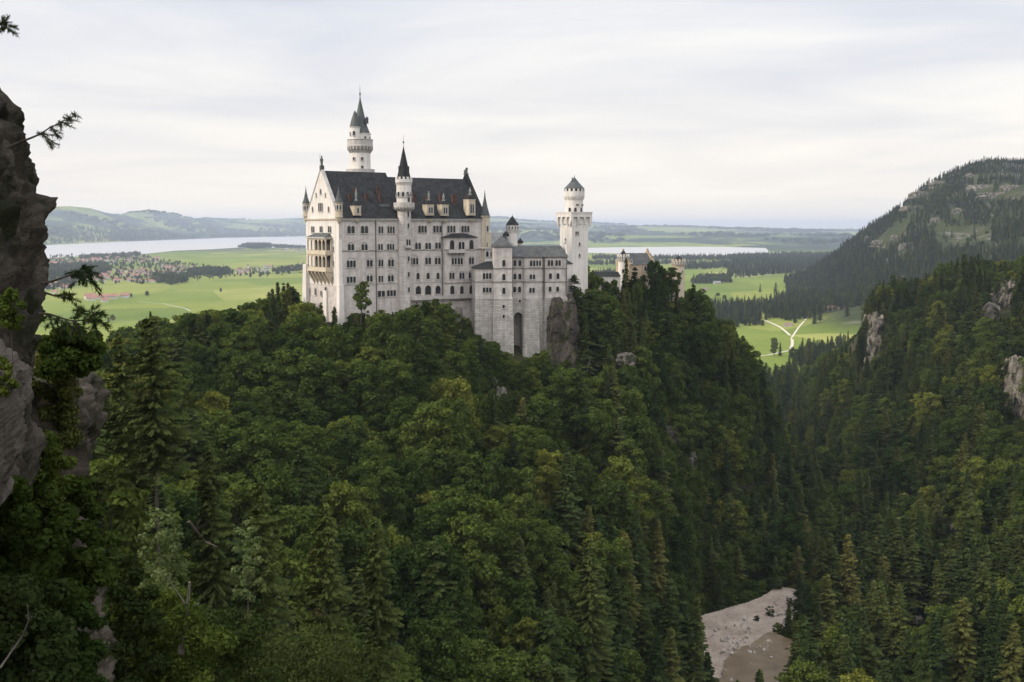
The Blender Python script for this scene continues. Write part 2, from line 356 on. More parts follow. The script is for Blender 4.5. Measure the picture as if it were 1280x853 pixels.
# castle plateau and the far side of the ridge
pts += [(-60,392,-30),(-35,405,-30),(-10,425,-33),(20,425,-38),(45,450,-40),(65,470,-44),(75,490,-48)]
pts += [(-60,520,-95),(-20,560,-100),(40,580,-105),(110,570,-105),(-150,480,-90),(-250,450,-85),(-200,650,-150),(-400,600,-140),(0,700,-150),(-100,800,-168),(100,760,-150)]
pts += [(-300,950,-180),(0,950,-180),(250,1050,-178),(-800,900,-180),(-800,1600,-182),(0,1500,-182),(400,1500,-180),(600,1700,-176),(0,2600,-182),(-1500,2600,-182),(700,2500,-180),(0,4500,-182),(-3000,5500,-185),(1000,5000,-182)]
pts += [(420,900,-75),(600,900,-60),(520,1100,-140),(700,1300,-150),(900,1200,-90),(750,1650,-168)]
# mountain on the right, photo silhouette points minus the small trees on it
for px, py, Y, h in [(1045,372,2500,14),(1010,370,2300,10),(1082,300,2750,12),(1112,272,2750,12),(1150,240,2800,10),(1200,212,2850,10),(1240,198,2850,10),(1290,200,2850,10),(1400,175,2850,10),(1600,150,2800,10),
                     (1085,355,2150,14),(1130,345,2050,14),(1200,330,1950,14),(1280,320,1850,14),(1150,300,2350,12),(1220,280,2300,12),(1290,270,2200,12),(1450,260,2000,12),(1060,385,1950,2),(1085,378,1800,4),(1160,390,1600,6),
                     (1450,330,1500,12)]:
    p = at(px, py, Y); pts.append((p[0], p[1], p[2]-h))
pts += [(1000,3800,-178),(1500,4200,-120),(2500,4300,-60),(1250,6000,-182),(3000,7000,-182)]
pts = np.array(pts)
def warp(x, y):
    r = np.sqrt(x*x+y*y)+1e-6; g = 150*np.log1p(r/150)/r; return x*g, y*g
def tps_fit(P, lam=0.4):
    u, v = warp(P[:, 0], P[:, 1]); n = len(P); d = np.hypot(u[:, None]-u, v[:, None]-v)
    K = np.where(d > 0, d*d*np.log(np.maximum(d, 1e-9)), 0)+np.eye(n)*lam*100; Q = np.c_[np.ones(n), u, v]
    A = np.zeros((n+3, n+3)); A[:n, :n] = K; A[:n, n:] = Q; A[n:, :n] = Q.T
    s = np.linalg.solve(A, np.r_[P[:, 2], 0, 0, 0]); return u, v, s
TU, TV, TS = tps_fit(pts)
def seg_dist(x, y, line):
    best = np.full(x.shape, 1e9); zz = np.zeros(x.shape)
    for (x0, y0, z0), (x1, y1, z1) in zip(line[:-1], line[1:]):
        dx, dy = x1-x0, y1-y0; t = np.clip(((x-x0)*dx+(y-y0)*dy)/(dx*dx+dy*dy), 0, 1)
        d = np.hypot(x-x0-t*dx, y-y0-t*dy); z = z0+t*(z1-z0); m = d < best; best = np.where(m, d, best); zz = np.where(m, z, zz)
    return best, zz
SIL = [(-400,262,14000),(-100,262,14000),(0,261,14500),(60,259,15000),(90,258,15500),(116,260.5,16000),(135,266,16500),(153,269,17000),(167,266,18000),(196,265,19500),(222,268.5,20500),(246,275,21500),(262,274,22000),(289,275.5,23500),(342,274,25500),(382,272.5,26500),(500,270,26500),(608,270,25000),(625,272,24500),(650,276,23000),(700,279,24000),(750,280,24000),(800,282,24000),(850,283.5,24000),(900,284.5,25000),(990,287.5,25000),(1080,288,25000),(1400,288,25000)]
SIL = np.array(SIL)
def height(x, y):
    x = np.asarray(x, float); y = np.asarray(y, float); sh = x.shape; x = x.ravel(); y = y.ravel()
    z = np.zeros(x.shape)
    for i in range(0, len(x), 20000):
        sl = slice(i, i+20000); u, v = warp(x[sl], y[sl]); d = np.hypot(u[:, None]-TU, v[:, None]-TV)
        z[sl] = (d*d*np.log(np.maximum(d, 1e-9)))@TS[:-3]+TS[-3]+TS[-2]*u+TS[-1]*v
    r = np.hypot(x, y)
    z = z+(fbm(x/28, y/28, 4, 3)-0.5)*9*sstep(PLAIN+4, PLAIN+30, z)*sstep(20, 80, r)
    mt = sstep(1500, 1900, y)*sstep(PLAIN+5, PLAIN+60, z)
    z = z+mt*(fbm(x/160, y/160, 5, 9)-0.5)*58
    # gorge floor
    d, zg = seg_dist(x, y, GORGE); k = sstep(30, 15, d); z = z*(1-k)+np.maximum(zg, PLAIN)*k
    z = np.where(y < 260, z, np.maximum(z, np.where(y > 600, PLAIN, -200)))
    far = sstep(7500, 8500, y)
    z = z*(1-far)+PLAIN*far
    # hills beyond the lakes
    px = 640+F*x/np.maximum(y, 1); S = np.interp(px, SIL[:, 0], SIL[:, 1]); D = np.interp(px, SIL[:, 0], SIL[:, 2])
    zt = D*(284.0-S)/F
    shore = np.interp(px, [-80, 63, 143, 254, 284, 382, 470, 640, 1100], [10100, 10400, 12500, 16000, 17700, 20300, 20300, 9500, 9500])
    t = np.clip((y-shore)/(D-shore), 0, 1.0)
    und = (fbm(x/2600, y/1500, 4, 5)-0.45)*150*sstep(0, 0.2, t)*sstep(1.0, 0.6, t)
    hill = PLAIN+(zt-PLAIN)*t**1.35+und
    z = np.where(t > 0, np.maximum(hill, PLAIN), z)
    return z.reshape(sh)
NA, NR = 760, 560
az = np.tan(np.linspace(R(-48), R(48), NA))            # even steps across the view
rr = np.concatenate([np.geomspace(7, 1200, 330), np.geomspace(1220, 42000, NR-330)])
GX = (rr[:, None]*az[None, :]); GY = np.repeat(rr[:, None], NA, 1)
GZ = height(GX, GY)
idx = np.arange(NR*NA).reshape(NR, NA)
Fg = np.stack([idx[:-1, :-1], idx[:-1, 1:], idx[1:, 1:], idx[1:, :-1]], -1).reshape(-1, 4)
def groundm(t, b):
    geo = t.nodes.new('ShaderNodeNewGeometry'); P = geo.outputs['Position']
    at_ = t.nodes.new('ShaderNodeAttribute'); at_.attribute_name = 'zone'; sp = t.nodes.new('ShaderNodeSeparateColor'); t.links.new(at_.outputs['Color'], sp.inputs[0])
    # meadow: mown and unmown fields
    vo = t.nodes.new('ShaderNodeTexVoronoi'); vo.inputs['Scale'].default_value = 1/210
    mp = t.nodes.new('ShaderNodeMapping'); mp.inputs['Scale'].default_value = (1.0, 0.55, 0.0); mp.inputs['Rotation'].default_value = (0, 0, 0.3); t.links.new(P, mp.inputs[0]); t.links.new(mp.outputs[0], vo.inputs['Vector'])
    sv = t.nodes.new('ShaderNodeSeparateColor'); t.links.new(vo.outputs['Color'], sv.inputs[0])
    mead = ramp(t, sv.outputs[0], [(0.0, (0.115, 0.16, 0.030)), (0.35, (0.15, 0.195, 0.036)), (0.7, (0.19, 0.22, 0.045)), (1.0, (0.25, 0.26, 0.075))])
    mead = mixc(t, 0.7, mead, ramp(t, noi(t, 0.006, 7, 0.65, P, sc3=(1, 0.5, 1)), [(0.3, (0.72, 0.78, 0.7)), (0.7, (1.2, 1.12, 1.15))]), 'MULTIPLY')
    mead = mixc(t, 0.6, mead, ramp(t, noi(t, 0.08, 5, 0.7, P), [(0.3, (0.8, 0.82, 0.8)), (0.7, (1.15, 1.1, 1.1))]), 'MULTIPLY')
    # far country: woods between fields
    wood = ramp(t, noi(t, 0.00075, 8, 0.62, P, sc3=(0.75, 0.5, 0)), [(0.485, (0, 0, 0)), (0.515, (1, 1, 1))])
    farc = mixc(t, wood, mead, (0.022, 0.038, 0.020))
    col = mixc(t, sp.outputs[0], mead, farc)
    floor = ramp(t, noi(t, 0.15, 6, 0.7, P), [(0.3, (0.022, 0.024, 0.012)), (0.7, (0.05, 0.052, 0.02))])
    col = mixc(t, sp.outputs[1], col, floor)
    alp = ramp(t, noi(t, 0.012, 8, 0.7, P), [(0.35, (0.022, 0.030, 0.011)), (0.55, (0.036, 0.043, 0.014)), (0.8, (0.055, 0.057, 0.022))])
    alp = mixc(t, ramp(t, noi(t, 0.011, 9, 0.75, P, sc3=(1, 1, 2.2), dist=1.0), [(0.53, (0, 0, 0)), (0.62, (1, 1, 1))]), alp, (0.13, 0.118, 0.10))
    col = mixc(t, sp.outputs[2], col, alp)
    sn = t.nodes.new('ShaderNodeSeparateXYZ'); t.links.new(geo.outputs['True Normal'], sn.inputs[0])
    steep = ramp(t, sn.outputs[2], [(0.45, (1, 1, 1)), (0.60, (0, 0, 0))])
    rk = ramp(t, noi(t, 0.2, 8, 0.75, P), [(0.3, (0.03, 0.03, 0.018)), (0.62, (0.045, 0.042, 0.026)), (0.75, (0.15, 0.13, 0.11))])
    col = mixc(t, steep, col, rk)
    t.links.new(col, b.inputs['Base Color']); bump(t, b, noi(t, 0.3, 6, 0.7, P), 0.6, 0.5)
M['ground'] = mat('ground', groundm, 0.95, 0.05)
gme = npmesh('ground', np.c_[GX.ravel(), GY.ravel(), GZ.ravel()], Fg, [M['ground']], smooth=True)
zone = np.zeros((NR*NA, 4), np.float32); zone[:, 3] = 1
gx, gy, gz = GX.ravel(), GY.ravel(), GZ.ravel()
zone[:, 0] = sstep(6500, 9000, gy)
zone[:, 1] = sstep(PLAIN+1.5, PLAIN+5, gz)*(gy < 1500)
zone[:, 2] = sstep(PLAIN+6, PLAIN+25, gz)*(gy >= 1500)*(gy < 7500)
zone[:, 1] *= 1-sstep(1300, 1500, gy)
ca = gme.color_attributes.new('zone', 'FLOAT_COLOR', 'POINT'); ca.data.foreach_set('color', zone.ravel())
tag(link('ground', gme), kind='structure')
def poly_in(px, py, poly):
    px = np.asarray(px); py = np.asarray(py); c = np.zeros(px.shape, bool); n = len(poly)
    for i in range(n):
        x0, y0 = poly[i]; x1, y1 = poly[(i+1) % n]
        k = ((y0 > py) != (y1 > py)) & (px < (x1-x0)*(py-y0)/((y1-y0) or 1e-9)+x0); c ^= k
    return c
# ------------------------------------------------------------------ water, gravel, paths
def sheet(name, poly, zf, m, thick=None):
    me = bpy.data.meshes.new(name); bm = bmesh.new()
    vs = [bm.verts.new((x, y, zf)) for x, y in poly]; bm.faces.new(vs); bmesh.ops.triangulate(bm, faces=bm.faces)
    bmesh.ops.recalc_face_normals(bm, faces=bm.faces)
    if bm.faces[:][0].normal.z < 0: bmesh.ops.reverse_faces(bm, faces=bm.faces)
    bm.to_mesh(me); bm.free(); me.materials.append(m); return link(name, me)
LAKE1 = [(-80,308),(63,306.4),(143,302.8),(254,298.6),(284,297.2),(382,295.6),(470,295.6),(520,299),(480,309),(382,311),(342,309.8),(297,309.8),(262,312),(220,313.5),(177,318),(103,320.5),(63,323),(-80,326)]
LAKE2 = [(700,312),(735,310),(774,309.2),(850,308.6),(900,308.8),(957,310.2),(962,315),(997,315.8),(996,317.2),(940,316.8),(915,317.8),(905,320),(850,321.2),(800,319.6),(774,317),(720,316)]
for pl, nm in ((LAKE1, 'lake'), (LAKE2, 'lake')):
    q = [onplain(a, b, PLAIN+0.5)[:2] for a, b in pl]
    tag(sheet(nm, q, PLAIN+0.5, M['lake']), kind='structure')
def ribbon(line, width, m, name, lift=0.06, n=60):
    """a strip draped on the ground along world points"""
    P = np.array(line, float); s = np.r_[0, np.cumsum(np.hypot(*np.diff(P[:, :2], axis=0).T))]; u = np.linspace(0, s[-1], n)
    x = np.interp(u, s, P[:, 0]); y = np.interp(u, s, P[:, 1]); tx = np.gradient(x); ty = np.gradient(y); l = np.hypot(tx, ty); nx, ny = -ty/l, tx/l
    rows = []
    for k in (-1, 0, 1): rows.append(np.c_[x+nx*width/2*k, y+ny*width/2*k, height(x+nx*width/2*k, y+ny*width/2*k)+lift])
    V = np.concatenate(rows); Fq = []
    for k in range(2):
        for i in range(n-1): Fq.append((k*n+i, k*n+i+1, (k+1)*n+i+1, (k+1)*n+i))
    return link(name, npmesh(name, V, Fq, [m]))
def pixline(pl): return [onplain(a, b)[:2] for a, b in pl]
for pl, wd in (([(955,402.5),(975,412),(990,422)], 3.0), ([(1013,400),(1009,407),(990,422)], 3.0), ([(990,422),(990.5,430),(988,438)], 4.2), ([(988,438),(960,444),(930,447)], 4),
               ([(172,377),(205,380),(232,386),(238,389)], 3), ([(140,402),(200,401),(300,400)], 3), ([(1013,400),(1017,404)], 3),
               ([(912,348),(960,343.5),(1000,341),(1015,339)], 9)):
    tag(ribbon(pixline(pl), wd, M['path'], 'path'), kind='structure')
# river bed in the gorge: gravel bank and shallow river
def bank_sheet(name, pix, z, m, jit=0.0, res=0.45, hgt=0.0, seed=0):
    q = np.array([onplain(a, b, z)[:2] for a, b in pix]); x0, y0 = q.min(0); x1, y1 = q.max(0)
    nx = int((x1-x0)/res)+2; ny = int((y1-y0)/res)+2; X, Y = np.meshgrid(np.linspace(x0, x1, nx), np.linspace(y0, y1, ny))
    wob = (fbm(X/6, Y/6, 3, seed)-0.5)*4
    ins = poly_in(X+wob, Y+wob*0.5, q.tolist()); Z = z+(fbm(X/5, Y/5, 4, seed+1)-0.4)*hgt
    I = np.arange(nx*ny).reshape(ny, nx); Fq = np.stack([I[:-1, :-1], I[:-1, 1:], I[1:, 1:], I[1:, :-1]], -1).reshape(-1, 4)
    Fq = Fq[(ins[:-1, :-1] | ins[1:, 1:]).ravel()]
    used, inv = np.unique(Fq, return_inverse=True); V = np.c_[X.ravel(), Y.ravel(), Z.ravel()][used]
    return link(name, npmesh(name, V, inv.reshape(-1, 4), [m], smooth=True))
GZL = -124.5
GRAV = [(872,768),(890,762),(930,752),(958,740),(972,733),(992,736),(1000,748),(1000,765),(985,772),(968,782),(950,806),(905,812),(900,853),(902,875),(884,875),(880,853),(868,800)]
GRAV = [(870,772),(900,763),(935,753),(960,742),(970,734),(996,738),(1000,752),(994,772),(975,786),(965,800),(968,860),(985,900),(874,900),(876,853),(868,800)]
RIV = [(930,808),(944,800),(962,790),(990,800),(1000,860),(1000,920),(892,920),(898,853),(908,826)]
tag(bank_sheet('gravel_bank', GRAV, GZL, M['gravel'], hgt=0.5, seed=31), kind='structure')
tag(bank_sheet('river', RIV, GZL+0.62, M['river'], hgt=0.0, seed=41), kind='structure')

# ------------------------------------------------------------------ haze
hz_ = MB().box(-46000, 46000, -150, 43000, PLAIN-3, 212)
hm = bpy.data.materials.new('haze'); hm.use_nodes = True; t = hm.node_tree; t.nodes.remove(t.nodes['Principled BSDF'])
pv = t.nodes.new('ShaderNodeVolumePrincipled'); pv.inputs['Color'].default_value = (0.74, 0.84, 1.0, 1); pv.inputs['Density'].default_value = 4.4e-5
pv.inputs['Anisotropy'].default_value = 0.25
t.links.new(pv.outputs[0], t.nodes['Material Output'].inputs['Volume'])
hm.cycles.homogeneous_volume = True
tag(hz_.build('haze', hm), kind='stuff')

# ------------------------------------------------------------------ windows
WC = {}
def arch_poly(cx, w_, h, arched, off=0.0, seg=8):
    r = w_/2+off; z0 = -off*0.0
    if not arched: return [(cx-r, 0), (cx+r, 0), (cx+r, h+off), (cx-r, h+off)]
    p = [(cx-r, 0), (cx+r, 0)]; zt = h-w_/2
    for k in range(seg+1):
        a = math.pi*k/seg; p.append((cx+r*math.cos(a), zt+r*math.sin(a)))
    return p
def window_meshes(n, w_, h, arched, fr=0.16, dp=0.17, hood=False, mullion=False):
    key = (n, round(w_, 2), round(h, 2), arched, hood, mullion)
    if key in WC: return WC[key]
    fm = MB(); pm = MB(); gap = w_+fr*1.5
    for i in range(n):
        cx = (i-(n-1)/2)*gap; inn = arch_poly(cx, w_, h, arched); outp = arch_poly(cx, w_, h, arched, fr)
        k = len(inn)
        # jambs and arch as a ring proud of the wall
        for j in range(1, k):
            a, b = j, (j+1) % k
            q = [inn[a], outp[a], outp[b], inn[b]]
            fm.extr(q, 'y', -dp, 0.0)
        pm.add([(x, -0.03, z) for x, z in inn], [tuple(range(k))])
        pm.add([(x, -0.028, z) for x, z in inn], [])
        if mullion:
            pm_z = h*0.62
            fm.box(cx-0.05, cx+0.05, -0.09, -0.035, 0, h-0.1); fm.box(cx-w_/2, cx+w_/2, -0.1, -0.035, pm_z, pm_z+0.08)
    W = gap*(n-1)+w_+2*fr
    fm.box(-W/2-0.1, W/2+0.1, -dp-0.12, 0, -0.22, 0)
    if hood:
        r1 = W/2+0.05; r0 = r1-0.2; hp = []
        zc = h-w_/2+0.1
        s = 0.62
        for k in range(13): a = math.pi*k/12; hp.append((r1*math.cos(a), zc+s*r1*math.sin(a)+0.35))
        for j in range(12):
            (xa, za), (xb, zb) = hp[j], hp[j+1]
            fm.extr([(xa, za), (xa*r0/r1, za-0.22 if za > zc+0.5 else za), (xb*r0/r1, zb-0.22 if zb > zc+0.5 else zb), (xb, zb)], 'y', -0.2, 0)
    me = (fm.mesh('window', M['trim']), pm.mesh('pane', M['glass'])); WC[key] = me; return me
def window(parent, x, y, z, n=1, w_=0.8, h=2.0, arched=True, rz=0.0, hood=False, mullion=False):
    """z is the foot of the opening"""
    a, b = window_meshes(n, w_*1.24, h*1.08, arched, hood=hood, mullion=mullion)
    o = link('window', a, parent, (x, y, z), (0, 0, rz)); link('pane', b, o); return o
def fwin(fr, parent, px, py, n=1, w_=0.8, h=2.0, arched=True, y=0.0, **k):
    x, z = fr.front(px, py, y); return window(parent, x, y, z-h/2, n, w_, h, arched, **k)
def swin(fr, parent, px, py, n=1, w_=0.8, h=2.0, arched=True, x=0.0, **k):
    yy, z = fr.side(px, py, x); return window(parent, x, yy, z-h/2, n, w_, h, arched, rz=-math.pi/2, **k)
def tower_win(parent, c, r, ang, z, w_=0.6, h=1.5, arched=True, n=1):
    return window(parent, c[0]+r*math.cos(ang), c[1]+r*math.sin(ang), z, n, w_, h, arched, rz=ang+math.pi/2)
def merlons(mb, c, r, z, h, n, w_=0.5, th=0.4):
    for k in range(n):
        a = 2*math.pi*k/n; ca, sa = math.cos(a), math.sin(a); vs = []
        for zz in (z, z+h):
            for (u, v) in ((-w_/2, -th), (w_/2, -th), (w_/2, 0), (-w_/2, 0)):
                rr_ = r+v; vs.append((c[0]+rr_*ca-u*sa, c[1]+rr_*sa+u*ca, zz))
        mb.add(vs, [(0, 3, 2, 1), (4, 5, 6, 7), (0, 1, 5, 4), (1, 2, 6, 5), (2, 3, 7, 6), (3, 0, 4, 7)])
def corbels(mb, c, r0, r1, z0, z1, n, w_=0.35):
    """stone brackets under an overhanging parapet"""
    for k in range(n):
        a = 2*math.pi*k/n; ca, sa = math.cos(a), math.sin(a); vs = []
        for u in (-w_/2, w_/2):
            for (rr_, zz) in ((r0-0.1, z0), (r0-0.1, z1), (r1, z1), (r1, z1-(z1-z0)*0.35)):
                vs.append((c[0]+rr_*ca-u*sa, c[1]+rr_*sa+u*ca, zz))
        mb.add(vs, [(0, 1, 2, 3), (7, 6, 5, 4), (0, 4, 5, 1), (1, 5, 6, 2), (2, 6, 7, 3), (3, 7, 4, 0)])
def arcade_row(mb, x0, x1, y, z, n, h, dp=0.25):
    """small round arches hanging under a cornice"""
    w_ = (x1-x0)/n
    for i in range(n):
        c = x0+(i+0.5)*w_; r = w_*0.36; poly = []
        top = z; 
        pl = [(c-w_/2, top)]+[(c-w_/2, top-h)]+[(c-r, top-h)]
        for k in range(7): a = math.pi*(1-k/6); pl.append((c+r*math.cos(a), top-h+0.05+r*math.sin(a)*0.9))
        pl += [(c+r, top-h), (c+w_/2, top-h), (c+w_/2, top)]
        # split into quads against the top line
        for a, b in zip(pl[1:-2], pl[2:-1]):
            if abs(a[0]-b[0]) < 1e-4: continue
            mb.extr([(a[0], a[1]), (b[0], b[1]), (b[0], top), (a[0], top)], 'y', y-dp, y)

# ------------------------------------------------------------------ the palace
ZB = -60.0
P_ = Frame(424, 370, 35, ZB)
LEN = P_.atx(608, 0, 300); WID = P_.side(383, 300, 0)[0]
ZE = P_.front(424, 273, 0)[1]
YM = WID/2
ZR = P_.zat(213.5, 0, YM)
xs = P_.front(482, 216, YM)[0]                     # where the ridge steps down
ZR2 = P_.zat(223.5, LEN*0.85, YM)
pal = thing('castle_palace', 'huge pale limestone castle palace with steep dark slate roof and many arched windows', 'castle', tuple(P_.o), P_.a)
XO = 0.0
mb = MB(); mb.box(0, LEN, 0, WID, -12, ZE); mb.build('wall', M['lime'], pal)
# west gable wall, sunlit brightness put into a paler colour, with raised coping
gw = MB(); gw.extr([(0.0, ZE+0.002), (YM, ZR+0.6), (WID, ZE+0.002)], 'x', -0.05, 0.7); gw.build('gable_wall', M['white'], pal)
cp = MB()
for a, b in (((0, ZE), (YM, ZR+0.6)), ((YM, ZR+0.6), (WID, ZE))):
    cp.extr([a, b, (b[0], b[1]+0.55), (a[0], a[1]+0.55)], 'x', -0.25, 0.9)
cp.build('gable_coping', M['trim'], pal)
wf = MB(); wf.box(-0.09, 0.0, 0.05, WID-0.05, P_.zat(356, 0, YM), ZE); wf.build('sunlit_gable_sheet', M['white'], pal)  # thin paler sheet: the sun's brightness on this side as colour
rf = MB(); rf.gable(0.7, xs, -0.5, WID+0.5, ZE, ZR); rf.gable(xs+0.003, LEN-0.6, -0.5, WID+0.5, ZE, ZR2); rf.build('roof', M['slate'], pal)
for z, h, pr in ((P_.front(424, 314.5, 0)[1], 0.30, 0.22), (P_.front(424, 357, 0)[1], 0.22, 0.16)):
    s = MB(); s.box(-0.12, LEN+0.05, -pr, -0.001, z, z+h); s.build('string_course', M['trimdark'] if h > 0.25 else M['trim'], pal)
c = MB(); c.box(-0.3, LEN+0.3, -0.55, -0.001, ZE-0.55, ZE-0.02); arcade_row(c, 0.5, LEN-0.5, 0, ZE-0.55, 78, 0.62, 0.22); c.build('cornice', M['trim'], pal)
c = MB(); c.box(-0.55, -0.1, -0.3, WID+0.3, ZE-0.45, ZE+0.02); c.build('cornice', M['sand'], pal)
g = MB(); g.box(0, LEN, -0.75, -0.45, ZE-0.02, ZE+0.14); g.build('gutter', M['pipe'], pal)
for px in (469.5, 552.3):
    x = P_.atx(px, 0); d = MB(); d.box(x-0.13, x+0.13, -0.3, -0.02, P_.front(px, 392, 0)[1], ZE-0.6); d.build('downpipe', M['pipe'], pal)
# east gable with steps
eg = MB(); eg.extr([(-0.3, ZE), (WID+0.3, ZE), (YM+0.8, ZR2+1.6), (YM-0.8, ZR2+1.6)], 'x', LEN-0.6, LEN+0.15); eg.build('gable_wall', M['slate'], pal)
# windows on the south facade
Rw = [  # column, row, lights, width, height, arched, hood
 (438.6,287.6,2,1.0,2.3,1,0),(455.5,287.6,2,1.0,2.3,1,0),(476,287.8,2,0.62,2.2,1,0),(488.6,287.8,3,0.62,2.2,1,0),
 (438.6,309.6,2,0.85,2.0,1,1),(455.5,309.6,2,0.85,2.0,1,1),(475.5,309.4,2,0.62,2.0,1,0),(488.2,309.2,3,0.62,2.0,1,0),
 (439,330.5,3,0.75,2.2,1,1),(462,329.6,2,0.8,2.2,1,1),(476,329.4,2,0.66,2.1,1,1),(488.6,329.2,2,0.8,2.2,1,1),
 (439,350.2,3,0.75,1.9,0,0),(462,348.6,2,0.8,2.0,1,1),(476,349,2,0.62,2.0,1,0),(488.4,348.4,2,0.8,2.0,1,1),
 (476.6,367.8,2,1.0,1.9,0,0),(489.2,367,3,0.8,1.9,0,0),
 (528,287,3,0.8,2.3,1,0),(546.6,287,3,0.8,2.3,1,0),(564,287,3,0.8,2.3,1,0),(581.6,287,3,0.8,2.3,1,0),
 (522.3,308,2,0.85,2.1,1,0),(535,308,2,0.85,2.1,1,0),(547.4,307.6,2,0.85,2.1,1,0),
 (517.6,327,3,0.75,2.2,1,1),(535,326.6,2,0.85,2.2,1,1),(547,326.6,2,0.85,2.2,1,1),
 (522.4,345.6,1,1.0,2.1,1,0),(535,345.4,1,1.0,2.1,1,0),(547.4,345.4,1,1.0,2.1,1,0),
 (522.8,363.4,1,1.7,2.7,1,0),(535,363.2,1,2.0,3.1,1,0),(547.4,362.8,1,1.7,2.7,1,0)]
for px, py, n, ww, hh, ar, ho in Rw: fwin(P_, pal, px, py, n, ww, hh, bool(ar), hood=bool(ho))
# narrow plinth buttress and corner strip, their lit tone put into the pale colour
pl_ = MB(); pl_.box(-0.5, 1.1, -0.5, 1.4, -12, P_.zat(356, 0, 0), top=(1.2, 0.6, 1.2, 0.3)); pl_.box(-0.3, 0.9, -0.25, 1.2, P_.zat(356, 0, 0), P_.zat(300, 0, 0)); pl_.build('corner_buttress', M['white'], pal)
pl_ = MB(); pl_.box(-1.2, 1.0, WID-2.0, WID+0.8, -12, P_.zat(330, 0, WID), top=(1.4, 0, 0, 1.5)); pl_.build('corner_buttress', M['white'], pal)
pl_ = MB(); pl_.box(-0.6, 0.2, WID*0.36, WID*0.46, -12, P_.zat(363, 0, YM), top=(0.9, 0, 0.2, 0.2)); pl_.build('corner_buttress', M['white'], pal)
# gable windows
for px in (391.3, 401.8, 412.3): swin(P_, pal, px, 287.3, 2, 0.85, 2.0, True, x=-0.1)
for px, py, n, ww, hh in ((401, 259.5, 3, 0.8, 2.6), (391, 262, 1, 0.7, 1.6), (411, 262, 1, 0.7, 1.6), (401, 240, 1, 0.8, 1.6), (395.5, 244, 1, 0.5, 1.2), (407, 244, 1, 0.5, 1.2)): swin(P_, pal, px, py, n, ww, hh, True, x=-0.06)
for px, py, ww, hh in ((417, 312, 0.6, 1.8), (417, 330, 0.6, 1.8), (416.5, 350, 0.6, 1.8), (387, 364.5, 0.9, 2.2), (394.5, 365, 0.9, 2.2), (401.6, 367, 0.8, 1.6), (407.5, 366.5, 1.2, 3.6)): swin(P_, pal, px, py, 1, ww, hh, True, x=-0.1)
# two storey sandstone loggia on the gable
XL = -2.6
ya = P_.side(407, 320, XL)[0]; yb = P_.side(384.2, 320, XL)[0]
zt = P_.side(395, 297.5, XL)[1]; z1 = P_.side(395, 317.5, XL)[1]; z2 = P_.side(395, 338.5, XL)[1]; z3 = P_.side(395, 352, XL)[1]
lo = thing('loggia', None, None); lo.parent = pal
b_ = MB()
nb = 5; bw = (yb-ya)/nb
for zf, zc_ in ((z1, zt), (z2, z1)):
    b_.box(XL-0.25, -0.1, ya-0.25, yb+0.25, zf-0.25, zf+0.25)                      # floor band
    b_.box(XL, XL+0.3, ya, yb, zf+0.25, zf+1.3)                                      # parapet
    b_.box(XL+0.3, -0.1, ya, ya+0.3, zf+0.25, zf+1.3); b_.box(XL+0.3, -0.1, yb-0.3, yb, zf+0.25, zf+1.3)
    for i in range(nb+1):
        yc = ya+i*bw; w2 = 0.28
        b_.box(XL-0.02, XL+0.4, max(ya, yc-w2), min(yb, yc+w2), zf+1.3, zc_-0.25)
    b_.box(-0.7, -0.1, ya, ya+0.35, zf+1.3, zc_-0.25)
    for i in range(nb):                                                              # arch heads
        yc = ya+(i+0.5)*bw; r = bw/2-0.26; zs = zc_-0.25-r-0.35
        for k in range(8):
            a, b2 = math.pi*k/8, math.pi*(k+1)/8
            b_.extr([(yc+r*math.cos(a), zs+r*math.sin(a)), (yc+r*math.cos(b2), zs+r*math.sin(b2)), (yc+r*math.cos(b2), zc_-0.25), (yc+r*math.cos(a), zc_-0.25)], 'x', XL, XL+0.35)
    r = (2.6-0.7)/2; xc = XL+0.3+r; zs = zc_-0.25-r-0.2
    for k in range(6):
        a, b2 = math.pi*k/6, math.pi*(k+1)/6
        b_.extr([(xc+r*math.cos(a), zs+r*math.sin(a)), (xc+r*math.cos(b2), zs+r*math.sin(b2)), (xc+r*math.cos(b2), zc_-0.25), (xc+r*math.cos(a), zc_-0.25)], 'y', ya, ya+0.3)
b_.build('arcade', M['sand'], lo)
c = MB(); c.box(XL-0.4, -0.1, ya-0.4, yb+0.4, zt-0.25, zt+0.25); c.build('cornice', M['trim'], lo)
c = MB(); c.add([(XL-0.3, ya-0.3, zt+0.25), (XL-0.3, yb+0.3, zt+0.25), (-0.1, yb+0.3, zt+0.25), (-0.1, ya-0.3, zt+0.25), (-0.1, ya+2, zt+1.7), (-0.1, yb-2, zt+1.7)], [(0, 1, 5, 4), (1, 2, 5), (3, 0, 4), (2, 3, 4, 5), (0, 3, 2, 1)]); c.build('roof', M['copper'], lo)
c = MB()
for i in range(nb+1):
    yc = ya+i*bw; yc = min(max(yc, ya+0.3), yb-0.3)
    c.extr([(-0.1, z3-1.2), (XL, z2-0.9), (XL, z2-0.25), (-0.1, z2-0.25)], 'y', yc-0.28, yc+0.28)
c.box(XL+0.6, -0.1, ya+0.1, yb-0.1, z2-0.6, z2-0.251); c.build('corbel', M['sand'], lo)
c = MB(); c.box(-0.16, -0.1, ya+0.3, yb-0.3, z2+0.3, zt-0.3); c.build('shade_sheet', M['loggiashade'], lo)  # dark sheet on the wall behind the arches, in place of shade
